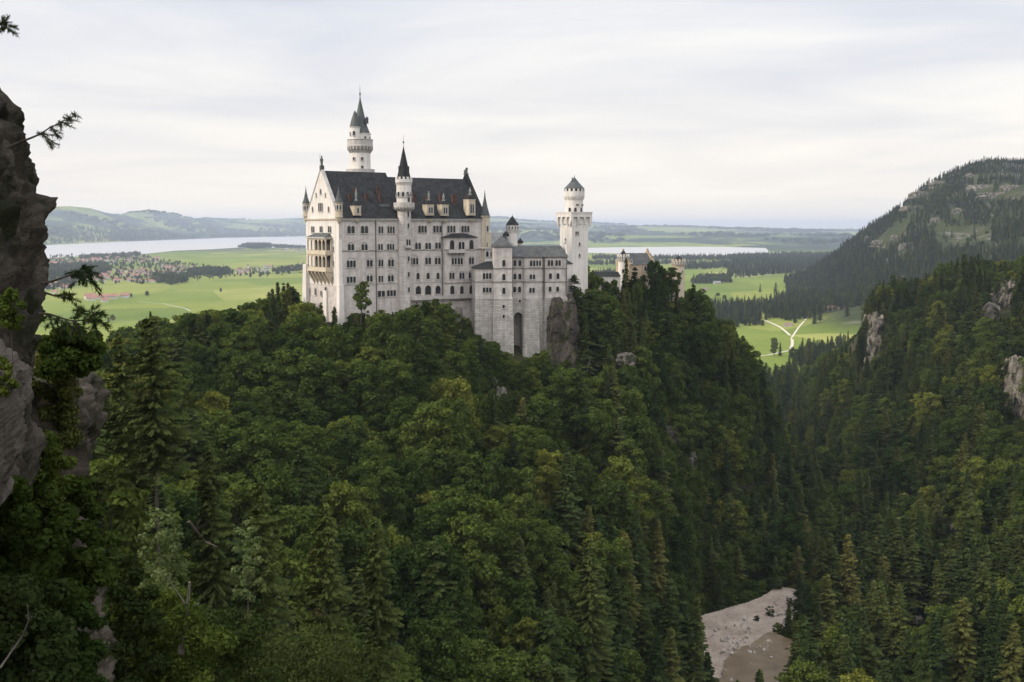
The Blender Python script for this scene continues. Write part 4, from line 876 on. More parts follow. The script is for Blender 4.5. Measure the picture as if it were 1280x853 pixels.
s = MB(); s.lathe([(r+0.62, Z(235.6)), (r*0.55, Z(228)), (0.15, Z(221)), (0.03, Z(217.5))], 24, c0); s.lathe([(r+0.1, Z(240.9)), (r+0.1, Z(235.6))], 24, c0); s.tube([(c0[0]-1.4, c0[1]-0.6, Z(230)), (c0[0]-1.4, c0[1]-0.6, Z(221.5))], 0.22); s.build('roof', M['copper'], sq)
for an in (-75, -118, -155): tower_win(sq, c0, r*0.995, R(an), Z(265), 0.8, 1.5)
for an in (-60, -105): tower_win(sq, c0, r*0.995, R(an), Z(257), 0.9, 0.45, False)
for px, py in ((721.2, 291.7), (724.4, 305.5), (724.4, 319.5)): fwin(S_, sq, px, py, 2 if py < 300 else 1, 0.5, 1.1, True, y=-0.003)
swin(S_, sq, 707, 300, 1, 0.5, 1.0, True, x=-0.003)
# ------------------------------------------------------------------ gatehouse and its towers
G_ = Frame(787, 452, 28, ZB)
gh = thing('gatehouse', 'orange brick gatehouse with stepped gable and slate roof behind the trees', 'gatehouse', tuple(G_.o), G_.a)
xb = G_.atx(819, 0); z = G_.front(803, 331, 0)[1]; zr_ = G_.zat(316.5, 8, 5)
s = MB(); s.box(0, xb, 0, 10, 0, z); s.build('wall', M['orange'], gh)
s = MB(); s.gable(0.5, xb-0.5, -0.3, 10.3, z, zr_); s.build('roof', M['bower'], gh)
for xg, nme in ((0, 'stepped_gable'), (xb-0.6, 'stepped_gable')):
    s = MB(); nst = 6
    for k in range(nst):
        s.box(xg-0.15, xg+0.65, 5-5.3*(1-k/nst), 5+5.3*(1-k/nst), z+(zr_-z)*k/nst-(0.4 if k else 0), z+(zr_-z+0.8)*(k+1)/nst)
    s.lathe([(0.5, zr_+0.3), (0.55, zr_+1.6), (0.1, zr_+2.0)], 6, (xg+0.25, 5)); s.build(nme, M['orange'], gh)
for px in (808, 815): fwin(G_, gh, px, 336, 2, 0.8, 1.8, True, y=-0.003)
for px, py in ((789.5, 327), (793.5, 336)): swin(G_, gh, px, py, 1, 0.7, 1.4, True, x=-0.16)
def round_tw(px, Y, r, pt_, pc, label, cone, m='white', base=None):
    p = at(px, 330, Y); t_ = thing('round_tower', label, 'tower', (p[0], Y, ZB)); Z = lambda py: zpix(py, Y)-ZB
    s = MB(); s.lathe([(r, 0), (r, Z(pc)), (r+0.4, Z(pc-2.5)), (r+0.4, Z(pt_+2.2)), (r, Z(pt_+2.2)), (r, Z(pt_+4)), (0.5, Z(pt_+4))], 20); corbels(s, (0, 0), r, r+0.36, Z(pc+1.5), Z(pc-2.5), 16, 0.25); merlons(s, (0, 0), r+0.4, Z(pt_+2.2), abs(Z(pt_)-Z(pt_+2.2)), 12, 0.7, 0.35); s.build('shaft', M[m], t_)
    if cone:
        s = MB(); s.lathe([(r-0.15, Z(pt_+4)), (r-0.3, Z(pt_+1.5)), (0.5, Z(pt_-cone*0.7)), (0.04, Z(pt_-cone))], 14); s.build('roof', M['slate'], t_)
    tower_win(t_, (0, 0), r*0.99, R(-95), Z(pc+14), 0.7, 1.4); tower_win(t_, (0, 0), r*0.99, R(-60), Z(pc+8), 0.5, 0.9)
    for k in range(8): tower_win(t_, (0, 0), r+0.38, -math.pi/2+(k-3.5)*0.4, Z(pc-3.2), 0.3, 0.9, False)
    return t_
round_tw(779, 456, 2.15, 318, 327, 'small pale round gatehouse tower with conical slate roof left of stepped gable', 5)
round_tw(848.2, 462, 2.55, 324, 333, 'pale crenellated round gatehouse tower standing right among the trees', 5, 'sand')
# gate wing seen through trees, with the low courtyard wing
Q_ = Frame(813, 456, 20, ZB); gw_ = thing('gate_wing', 'red and white gate wing seen through gaps between the trees', 'castle wing', tuple(Q_.o), Q_.a)
xb = Q_.atx(840, 0); z = Q_.front(825, 352, 0)[1]; s = MB(); s.box(0, xb, 0, 9, 0, z); s.build('wall', M['white'], gw_)
s = MB(); s.box(3.2, 6.3, -0.5, -0.002, 5, Q_.front(828, 375, 0)[1]); s.box(0, 1.0, -0.4, -0.002, 5, z-2); s.build('brick_pier', M['orange'], gw_); s = MB(); s.gable(-0.3, xb+0.3, -0.4, 9.4, z, z+3.2); s.build('roof', M['tile'], gw_)
for px, py in ((823, 362), (830, 362), (824, 376), (832, 384)): fwin(Q_, gw_, px, py, 1, 0.8, 1.7, True, y=-0.004)
V_ = Frame(741, 446, 8, ZB); cw = thing('courtyard_wall', 'low courtyard wall with dark roof running between square tower and gatehouse', 'wall', tuple(V_.o), V_.a)
xb = V_.atx(776, 0); z = V_.front(755, 346, 0)[1]; s = MB(); s.box(0, xb, 0, 3, 5, z); s.build('wall', M['white'], cw); s = MB(); s.hip(-0.2, xb+0.2, -0.3, 4, z, z+1.9, 0.5, xb-0.5); s.build('roof', M['slate'], cw)
# ------------------------------------------------------------------ rocks
def ground_hit(px, py, y0=100, y1=1500):
    d = ray(px, py); ys = np.linspace(y0, y1, 1400); return float(ys[np.argmax(height(d[0]/d[1]*ys, ys) > d[2]/d[1]*ys)])
def rock(px, py, wpx, hpx, Y, label, m='rock', depth=None, seed=0, name='rock_outcrop', lean=0.0):
    """craggy face: a blocky body broken by vertical clefts and ledges, its back in the hillside"""
    if Y < 1500 and 'bluff' not in label.split(' holding')[0]: Y = max(Y, ground_hit(px, py)-7)
    W = wpx/F*Y; H = hpx/F*Y; D = depth or max(W, H)*0.9; c = at(px, py, Y+D*0.2)
    n = 60 if H > 5 else 20; bm = bmesh.new(); bmesh.ops.create_cube(bm, size=2.0); bmesh.ops.subdivide_edges(bm, edges=bm.edges[:], cuts=n, use_grid_fill=True)
    sc_ = min(3.2, W*0.4) if Y < 1500 else W*0.2; am = sc_*(0.34 if 'bluff holding' in label else 0.36)
    for v in bm.verts:
        p = v.co.copy(); pe = 6 if H > 8 else 2.6; s = (abs(p.x)**pe+abs(p.y)**pe+abs(p.z)**pe)**(-1/pe); p = p*s
        e = 1+0.20*mnoise.noise(Vector((seed*3.3, p.z*1.8, 1))); taper = (0.76+0.16*(1-p.z))*e
        q = Vector((p.x*W/2*taper+W*0.07*mnoise.noise(Vector((p.z*2.2, seed, 4))), p.y*D/2*taper, p.z*H/2*(1+0.22*mnoise.noise(Vector((p.x*2.2+seed, p.y*2.2, 0))))))
        k = Vector((q.x/sc_+seed*7, q.y/sc_, q.z/sc_/3.6)); vd, vp = mnoise.voronoi(k)
        d = (vd[1]-vd[0])*0.9-0.35+0.42*mnoise.fractal(k*2.0, 0.8, 2.1, 6)+0.35*mnoise.noise(vp[0]*3.7); d -= 0.35*(math.floor(q.z/sc_/1.1+mnoise.noise(k)*1.5) % 2)
        q += Vector((p.x, p.y, p.z*0.4))*d*am; q.x += lean*q.z/H*W; v.co = q
    me = bpy.data.meshes.new(name); bm.to_mesh(me); bm.free(); me.materials.append(M[m])
    o = link(name, me, None, tuple(c)); tag(o, label, 'rock', 'bare limestone faces in the forest'); return o
ROCKS = [  # column,row,width,height,distance,label,material
 (612,480,20,24,318,'pale jagged limestone block bared among trees below the castle','rock'),
 (627,508,16,46,312,'tall grey rock rib just below the jagged pale block under the castle','rock'),
 (572,408,16,46,347,'narrow pale rock rib under the castle terrace','rock'),
 (702,423,46,100,389.5,'dark brown rock bluff holding up the right castle wing','rockdark'),
 (782,450,30,18,384,'pale rock ledge on the slope right of castle bluff','rock'),
 (742,462,10,26,382,'thin upright rock left of the pale ledge','rockdark'),
 (832,544,36,24,338,'grey shaded rock face half way down the right castle slope','rockdark'),
 (866,578,15,26,328,'pale vertical rock face low on the right castle slope','rock'),
 (1091,424,17,62,700,'tall pink white cliff at left edge of the right hillside','rock'),
 (1086,462,10,30,690,'small pale rock foot below the tall pink white cliff','rock'),
 (1252,378,30,52,580,'slanting pale cliff high on the right hillside','rock'),
 (1236,400,18,40,560,'lower shoulder of the slanting cliff on the right hillside','rock'),
 (1272,512,34,125,428,'large pale cliff at the right picture edge','rock'),
 (1192,662,12,14,392,'small white rock low on the right slope','rock'),
 (1146,778,20,18,335,'reddish pale boulder above the river on the right slope','rock')]
for i, (px, py, wx, hx, Y, lb, m) in enumerate(ROCKS): rock(px, py, wx, hx, Y, lb, m, seed=i+1, lean=0.35 if 'slanting' in lb else 0)
MR = [(1150,245,26,10,2750),(1172,232,18,10,2780),(1225,236,34,9,2720),(1100,306,24,10,2580),(1120,298,14,8,2560),(1128,312,10,12,2400),(1085,300,10,7,2680),(1196,268,14,14,2500),(1240,246,40,10,2600),(1215,222,16,6,2800),(1140,262,30,8,2720),(1262,238,24,12,2600),(1172,276,18,8,2550)]
for i, (px, py, wx, hx, Y) in enumerate(MR):
    # set into the mountainside where this line of sight meets it
    rdir = ray(px, py); ys = np.linspace(1700, 3200, 300); zz = rdir[2]/rdir[1]*ys; hh = height(rdir[0]/rdir[1]*ys, ys); k = np.argmax(hh > zz)
    if not (hh > zz).any(): continue
    o = rock(px, py, wx, hx, ys[k]+4, 'bare grey rock band on the upper flank of the far mountain', 'rock', seed=40+i); o['group'] = 'bare rock bands on the mountain'

# ------------------------------------------------------------------ tree shapes
def quads(C, U, Vv):
    """C centres, U half width vectors, Vv half height vectors -> verts, faces"""
    n = len(C); V = np.stack([C-U-Vv, C+U-Vv*0.6, C+U*0.7+Vv, C-U*0.8+Vv*0.8], 1).reshape(-1, 3); Fq = np.arange(4*n).reshape(n, 4); return V, Fq
def unit(a): return a/np.maximum(np.linalg.norm(a, axis=-1, keepdims=True), 1e-9)
def tubes(segs, n=5):
    V = []; Fq = []; b = 0
    for p0, p1, r0, r1 in segs:
        p0 = np.array(p0, float); p1 = np.array(p1, float); d = unit(p1-p0); u = unit(np.cross(d, [0.3, 0.9, 0.31])); v = np.cross(d, u)
        a = np.arange(n)*2*math.pi/n; ring = np.cos(a)[:, None]*u+np.sin(a)[:, None]*v
        V.append(p0+ring*r0); V.append(p1+ring*r1)
        for k in range(n): Fq.append((b+k, b+(k+1) % n, b+n+(k+1) % n, b+n+k))
        b += 2*n
    return np.concatenate(V), np.array(Fq)
def broadleaf(seed, H=19.0, Rc=5.6, nblob=34, nleaf=5200, ls=0.42, shape=1.0, base=0.22, brsmall=1.0):
    g = np.random.default_rng(seed); C = []; Rb = []
    lean = g.normal(0, 0.04, 2)
    for i in range(nblob):
        t = (i+0.5)/nblob; z = H*(base+(0.97-base)*t**0.85); tt = (z/H-base)/(1-base)
        env = Rc*(max(0.02, 1-(abs(tt-0.38)/0.64)**(2.3*shape)))**0.62; a = i*2.399+g.uniform(-0.5, 0.5); rad = env*g.uniform(0.45, 0.92) if i % 4 else env*g.uniform(0, 0.35)
        rb = Rc*g.uniform(0.24, 0.40)*(1.08-0.45*tt)*brsmall
        C.append((rad*math.cos(a)+lean[0]*z, rad*math.sin(a)+lean[1]*z, min(z, H-rb*0.5))); Rb.append(rb)
    C = np.array(C); Rb = np.array(Rb); w_ = Rb**2; w_ /= w_.sum(); k = g.choice(nblob, nleaf, p=w_)
    d = unit(g.normal(size=(nleaf, 3))+np.array([0, 0, 0.25])); sq = np.array([1, 1, 0.72])
    rad = (g.uniform(0.55, 1.12, nleaf))[:, None]
    P = C[k]+d*sq*Rb[k][:, None]*rad
    lump = 1+0.22*np.sin(P[:, :1]*2.3+seed)*np.sin(P[:, 1:2]*2.1)*np.sin(P[:, 2:3]*2.6); P = C[k]+(P-C[k])*lump
    nrm = unit(d*0.75+g.normal(size=(nleaf, 3))*0.65+np.array([0, 0, 0.35])); u = unit(np.cross(nrm, g.normal(size=(nleaf, 3)))); v = np.cross(nrm, u)
    s = ls*g.uniform(0.55, 1.25, (nleaf, 1)); V, Fq = quads(P, u*s*0.55, v*s*0.75)
    segs = [((0, 0, -1.5), (lean[0]*H*0.3, lean[1]*H*0.3, H*0.3), 0.30*H/19, 0.22*H/19), ((lean[0]*H*0.3, lean[1]*H*0.3, H*0.3), (lean[0]*H*0.8, lean[1]*H*0.8, H*0.82), 0.22*H/19, 0.07*H/19)]
    for i in range(0, nblob, 2):
        z = C[i][2]*0.62; segs.append(((lean[0]*z, lean[1]*z, max(z, H*0.15)), tuple(C[i]), 0.09*H/19, 0.03*H/19))
    return (V, Fq), tubes(segs)
def spruce(seed, H=27.0, Rc=3.9, whorl=0.72, ls=0.5, gaps=0.0, base=0.07, pw=0.85, dens=1.0, droop=0.35):
    g = np.random.default_rng(seed); P = []; U = []; W_ = []; z = H*base; segs = [((0, 0, -1.5), (0, 0, H*0.5), 0.28*H/27, 0.18*H/27), ((0, 0, H*0.5), (0, 0, H*0.985), 0.18*H/27, 0.03)]
    while z < H*0.985:
        t = (z-H*base)/(H*(1-base)); Lb = Rc*((1-t)**pw)*(0.82+0.18*math.sin(z*1.1+seed))+0.18; nb_ = int(7+4*(1-t)); 
        if gaps and g.random() < gaps: z += whorl; continue
        for i in range(nb_):
            a = g.uniform(0, 6.283); L_ = Lb*g.uniform(0.62, 1.18); dr = droop*(0.4+1.1*(1-t))*g.uniform(0.7, 1.3); m = max(2, int(L_/(ls*0.42)*dens)); ca, sa = math.cos(a), math.sin(a); z0 = z+g.uniform(-0.3, 0.3)
            if L_ > 1.4 and i % 2 == 0: segs.append(((0, 0, z0), (ca*L_*0.8, sa*L_*0.8, z0-dr*L_*0.42), 0.045, 0.015))
            for j in range(m):
                s = (j+0.6)/m; rr_ = L_*s; zz = z0-dr*rr_*(0.9-0.35*s)+0.18*t; wd = ls*(1.25-0.75*s)*1.15
                for q in (-1, 1):
                    off = q*wd*g.uniform(0.2, 0.6); P.append((ca*rr_-sa*off, sa*rr_+ca*off, zz-abs(off)*0.35+g.uniform(-0.08, 0.08)))
                    dv = np.array([ca*0.8-sa*q*0.7, sa*0.8+ca*q*0.7, -0.42+g.uniform(-0.25, 0.2)]); U.append(dv*ls*g.uniform(0.6, 1.05)*0.62)
                    W_.append(np.cross(dv, [0, 0, 1])*ls*0.30+np.array([0, 0, g.uniform(-0.16, 0.02)]))
        z += whorl*(0.75+0.45*(1-t))*g.uniform(0.85, 1.15)
    for k in range(10): P.append((0, 0, H*(0.955+0.0045*k))); U.append(np.array([0, 0, 0.35])); W_.append(np.array([math.cos(k)*0.16, math.sin(k)*0.16, 0]))
    V, Fq = quads(np.array(P), np.array(W_), np.array(U)); return (V, Fq), tubes(segs, 4)
class Tree:
    def __init__(s, crown, trunk, leaf, bark, H, Rc, kind):
        s.H, s.R, s.kind = H, Rc, kind; cv, cf = crown; tv, tf = trunk
        s.crown = npmesh('crown', cv, cf, [leaf]); s.trunk = npmesh('trunk', tv, tf, [bark])
        s.full = npmesh(kind, np.r_[cv, tv], np.r_[cf, tf+len(cv)], [leaf, bark], np.r_[np.zeros(len(cf)), np.ones(len(tf))])
BL = [Tree(*broadleaf(100+i, H, Rc, nbl, nl, ls, sh), M['leaf'], M['bark'], H, Rc, 'broadleaf_tree') for i, (H, Rc, nbl, nl, ls, sh) in enumerate(
     [(19, 5.8, 40, 9000, 0.36, 1.0), (17, 6.4, 44, 9500, 0.36, 1.2), (21, 5.2, 38, 9000, 0.34, 0.9), (18, 5.0, 32, 8000, 0.34, 1.0), (22, 6.2, 48, 10500, 0.36, 0.85), (15, 5.4, 34, 8000, 0.36, 1.3)])]
SP = [Tree(*spruce(200+i, H, Rc, wh, ls, 0, 0.06, pw), M['needle'], M['bark'], H, Rc, 'spruce_tree') for i, (H, Rc, wh, ls, pw) in enumerate(
     [(27, 3.9, 0.62, 0.52, 0.85), (30, 4.3, 0.66, 0.55, 0.9), (24, 3.6, 0.6, 0.5, 0.8), (28, 4.6, 0.68, 0.56, 1.0), (22, 3.3, 0.58, 0.48, 0.75)])]
SP += [Tree(*spruce(230+i, H, Rc, 0.7, 0.52, gp_, bs_, pw), M['needle'], M['bark'], H, Rc, 'spruce_tree') for i, (H, Rc, gp_, bs_, pw) in enumerate([(29, 4.4, 0.14, 0.16, 0.6), (25, 4.8, 0.08, 0.08, 0.55), (31, 3.4, 0.2, 0.22, 0.7)])]
PROTO = BL+SP

# ------------------------------------------------------------------ tree line seen in the photograph (top of near forest)
PROF = [(-200,440),(0,440),(60,446),(100,440),(128,428),(140,420),(160,408),(176,400),(200,398),(215,404),(235,390),(250,386),(270,389),(290,386),(310,379),(330,372),(343,354),(355,350),(368,360),(380,374),(395,380),(405,393),(415,403),(424,406),(430,398),(440,388),(470,388),(480,388),(500,389),(512,380),(526,374),(545,371),(560,377),(570,386),(580,396),(592,413),(604,418),(613,424),(618,415),(624,426),(640,446),(652,450),(664,434),(676,430),(690,444),(700,402),(709,372),(714,346),(722,332),(734,326),(745,338),(752,352),(765,346),(775,336),(784,326),(795,331),(804,340),(812,336),(820,326),(834,330),(842,350),(848,364),(858,360),(868,354),(880,370),(890,385),(900,393),(912,402),(925,416),(940,431),(950,445),(975,446),(1000,442),(1040,438),(1060,427),(1075,412),(1082,392),(1088,364),(1096,350),(1110,343),(1120,339),(1130,345),(1150,346),(1170,336),(1182,328),(1200,318),(1215,312),(1230,318),(1245,323),(1260,326),(1280,316),(1320,310),(1600,290)]
PROF = np.array(PROF, float)
# windows kept open in front of rocks, river bed and castle (column, row, half width, half height, distance)
KEEP = [(px, py, wx*(0.34 if Y > 320 else 0.6), hx*(0.36 if Y > 320 else 0.5), (Y if 'bluff' in lb.split(' holding')[0] else max(Y, ground_hit(px, py)-7))-1) for px, py, wx, hx, Y, lb, m in ROCKS]
KEEP += [(645,420,9,22,385),(629,405,9,22,380),(668,410,11,20,384),(577,390,4,12,360),(605,400,8,14,380), (826,380,6,9,448)]
grav = [(880,770),(930,754),(965,738),(990,742),(985,765),(950,800),(965,853),(890,853)]
gx0 = np.array([onplain(a, b, GZL)[:2] for a, b in GRAV+RIV]); GPOLY = [tuple(q) for q in [onplain(a, b, GZL)[:2] for a, b in GRAV]]; RPOLY = [tuple(q) for q in [onplain(a, b, GZL)[:2] for a, b in RIV]]
foot = []
for fr, x0_, x1_, y0_, y1_ in ((P_, -3, LEN+3, -4, WID+3), (B_, -2, 35, -7, 12), (H_, -1, 15, -1, 13), (S_, -2, 10, -2, 10), (G_, -2, 14, -3, 12), (Q_, -1, 10, -3, 10), (V_, 0, 12, -2, 5), (K_, 0, 5, -1, 14)):
    foot.append([tuple(fr.world(a, b)[:2]) for a, b in ((x0_, y0_), (x1_, y0_), (x1_, y1_), (x0_, y1_))])
g = np.random.default_rng(5)
def scatter(x0, x1, y0, y1, sp):
    X, Y = np.meshgrid(np.arange(x0, x1, sp), np.arange(y0, y1, sp*0.9)); X = X+((np.arange(X.shape[0]) % 2)*sp/2)[:, None]
    X = X.ravel()+g.uniform(-0.42, 0.42, X.size)*sp; Y = Y.ravel()+g.uniform(-0.42, 0.42, Y.size)*sp; return X, Y
X, Y = scatter(-420, 620, 62, 1180, 7.1)
px0 = 640+F*X/Y; m = (px0 > -160) & (px0 < 1440) & ((Y > 62)); X, Y, px0 = X[m], Y[m], px0[m]
Zg = height(X, Y)
m = (Zg > PLAIN+2.0) | ((Y < 1150) & (X > 60) & (Y > 500) & (px0 > 908)); 
m &= ~((Y > 600) & (px0 < 908)); X, Y, Zg, px0 = X[m], Y[m], Zg[m], px0[m]
ok = np.ones(len(X), bool)
for f in foot: ok &= ~poly_in(X, Y, f)
for q in (GPOLY, RPOLY): ok &= ~poly_in(X, Y, q)
dg, _ = seg_dist(X, Y, GORGE); ok &= dg > 5
X, Y, Zg, px0, dg = X[ok], Y[ok], Zg[ok], px0[ok], dg[ok]
# conifer share by place
_, pyg = proj(X, Y, Zg+15)
pc = np.full(len(X), 0.10)
pc = np.where((px0 < 260) & (Y < 300), 0.35, pc); pc = np.where((px0 > 330) & (px0 < 375) & (Y > 330), 0.9, pc)
pc = np.where((px0 > 380) & (px0 < 640) & (Y > 320), 0.5, pc); pc = np.where((px0 > 690) & (Y > 250), 0.42, pc); pc = np.where((px0 > 740) & (px0 < 890) & (Y > 405), 0.5, pc)
pc = np.where((px0 > 680) & (Y < 260), 0.62, pc); pc = np.where((px0 > 880), 0.62, pc); pc = np.where((px0 > 960) | (Y > 520), 0.76, pc); pc = np.where((px0 < 520) & (Y < 190), 0.3, pc)
pc = pc+(fbm(X/45, Y/45, 3, 77)-0.5)*0.7
con = g.random(len(X)) < pc
m = ~((con & (g.random(len(X)) < 0.27)) | (~con & (Y < 340) & (g.random(len(X)) < 0.2))); X, Y, Zg, px0, dg, con = [a[m] for a in (X, Y, Zg, px0, dg, con)]
kidx = np.where(con, len(BL)+g.integers(0, len(SP), len(X)), g.integers(0, len(BL), len(X)))
Hs = np.array([p.H for p in PROTO])[kidx]; Rs = np.array([p.R for p in PROTO])[kidx]
scl = np.where(con, g.uniform(0.6, 1.12, len(X)), g.uniform(0.72, 1.32, len(X))); wsc = g.uniform(0.9, 1.15, len(X))*np.where(con, g.uniform(1.25, 1.8, len(X)), 1.0)
dcas = np.hypot(X-P_.world(LEN/2, -4)[0], Y-P_.world(LEN/2, -4)[1])
nearc = (Y > 330) & (Y < 372) & (px0 > 385) & (px0 < 700); scl = np.where(nearc, scl*g.uniform(0.45, 0.75, len(X)), scl)
scl = np.where((X*X*0+dg < 22) & (Y > 270) & (Y < 380), scl*0.75, scl)
keep = np.ones(len(X), bool)
for i in range(len(X)):
    H = Hs[i]*scl[i]; rr_ = Rs[i]*scl[i]*0.75/Y[i]*F
    ptx, pty = proj(X[i], Y[i], Zg[i]+H)
    lim = np.interp([ptx-rr_*0.5, ptx, ptx+rr_*0.5], PROF[:, 0], PROF[:, 1]); lim = lim[1] if con[i] else lim.max()*0.5+lim[1]*0.5
    lim += min(g.exponential(2.6 if Y[i] < 500 else 4.0), 18)
    if pty < lim:      # too tall for the tree line: a younger tree
        zl = zpix(lim+g.uniform(0, 3), Y[i]); H2 = zl-Zg[i]
        if H2 < 3.5: keep[i] = False; continue
        scl[i] = H2/Hs[i]; H = H2; pty = lim
    elif pty < lim+7 and H < 27:   # just under the line: let it reach it
        H2 = zpix(lim, Y[i])-Zg[i]; scl[i] = min(H2/Hs[i], scl[i]*1.3); H = Hs[i]*scl[i]
    pbx, pby = proj(X[i], Y[i], Zg[i]); rr_ = Rs[i]*scl[i]*0.8/Y[i]*F
    for kx_, ky_, kw, kh, kY in KEEP:
        if Y[i] < kY and abs(ptx-kx_) < kw+rr_*0.75 and pty < ky_+kh and pby > ky_-kh:
            H2 = zpix(ky_+kh, Y[i])-Zg[i]
            if H2 > 4 : scl[i] = min(scl[i], H2/Hs[i]); pty = max(pty, ky_+kh)
            else: keep[i] = False
            break
    if keep[i] and Y[i] < 372:   # keep the view down to the river bed
        cxp, cyp = (ptx+pbx)/2, pty*0.6+pby*0.4
        for qx, qy in ((890,785),(905,800),(925,770),(940,790),(955,765),(975,750),(905,830),(930,830),(945,845),(985,752),(925,853),(900,853),(955,815)):
            if abs(cxp-qx) < rr_*0.9 and pty+rr_*0.4 < qy < pby: keep[i] = False; break
X, Y, Zg, px0, kidx, scl, wsc, con, Hs, Rs = [a[keep] for a in (X, Y, Zg, px0, kidx, scl, wsc, con, Hs, Rs)]
rot = g.uniform(0, 6.283, len(X)); tlt = g.normal(0, 0.028, (len(X), 2))
# how much of each tree the picture shows (coarse cover map, nearest first)
cover = np.zeros((214, 320), bool); vis = np.zeros(len(X), int)
for i in np.argsort(Y):
    H = Hs[i]*scl[i]; ax, ay = proj(X[i], Y[i], Zg[i]+H); bx, by_ = proj(X[i], Y[i], Zg[i]+H*0.1); w_ = Rs[i]*scl[i]*wsc[i]/Y[i]*F
    r0, r1 = int(max(0, ay/4)), int(min(213, by_/4))
    for r_ in range(r0, r1+1):
        t = (r_*4-ay)/max(by_-ay, 1); hw = w_*(t if con[i] else math.sqrt(max(0.05, 1-(2*t-1)**2))); c0_, c1_ = int(max(0, (ax-hw)/4)), int(min(319, (ax+hw)/4))
        if c1_ >= c0_: sl = cover[r_, c0_:c1_+1]; vis[i] += int((~sl).sum()); sl[:] = True
print('near trees', len(X), 'seen', (vis > 0).sum(), 'con', con.sum())

def zone_name(px, py, Y, X):
    if Y > 560 and px < 1075: return 'on the wooded valley floor before the far meadow'
    if px > 1060 or (px > 1000 and Y > 380):
        if py < 420: return 'on the crest of the steep right hillside'
        if py < 600: return 'half way up the steep right hillside' if px < 1200 else 'beside the pale cliff on the right hillside'
        return 'low on the right slope above the river' if px < 1180 else 'in the lower right corner of the forest'
    if px > 870: 
        if py > 680: return 'beside the gravel river bed in the gorge'
        return 'on the right shoulder of the castle hill' if py < 560 else 'deep in the gorge upstream of the gravel bed'
    if px > 700:
        if py < 400: return 'in front of the gatehouse right of the castle wing'
        if py < 560: return 'on the rocky slope below the gatehouse'
        return 'in the gorge left of the gravel bed' if py > 700 else 'in the middle of the slope below the gatehouse'
    if px > 590:
        if py < 520: return 'at the foot of the stone buttresses'
        return 'on the slope straight below the stone buttresses' if py < 680 else 'at the bottom centre of the picture'
    if px > 380:
        if py < 430: return 'close under the palace walls'
        if py < 560: return 'on the upper slope below the palace'
        return 'on the middle slope below the palace' if py < 700 else 'at the lower edge left of centre'
    if px > 130:
        if py < 430: return 'on the skyline left of the palace'
        if py < 560: return 'on the slope left below the palace gable'
        return 'on the dark lower left slope' if py > 690 else 'half way down the left slope'
    return 'behind the rock cliff at left edge'
def size_word(h): return 'small' if h < 11 else ('medium' if h < 19 else 'tall')
def put_tree(kind, i, parts, lab=None):
    p = PROTO[kidx[i]]; s = scl[i]; S = (s*wsc[i], s*wsc[i], s)
    px, py = proj(X[i], Y[i], Zg[i]+Hs[i]*s*0.8); zn = zone_name(px, py, Y[i], X[i])
    lb = f"{size_word(Hs[i]*s)} {'dark pointed spruce' if con[i] else 'round green broadleaf tree'} {zn}"
    gp = ('spruces ' if con[i] else 'broadleaf trees ')+zn
    loc = (X[i], Y[i], Zg[i])
    if parts:
        o = link(kind, None, None, loc, (tlt[i, 0], tlt[i, 1], rot[i]), S); link('trunk', p.trunk, o); link('crown', p.crown, o)
    else: o = link(kind, p.full, None, loc, (tlt[i, 0], tlt[i, 1], rot[i]), S)
    tag(o, lb, 'tree', gp); return o
ind = np.zeros(len(X), bool)
for cn, kind in ((True, 'spruce_tree'), (False, 'broadleaf_tree')):
    ids = np.where((con == cn) & (vis > 3))[0]; ids = ids[np.argsort(-vis[ids])][:290]; ind[ids] = True
    for n_, i in enumerate(ids): put_tree(kind, i, vis[i] > 90)
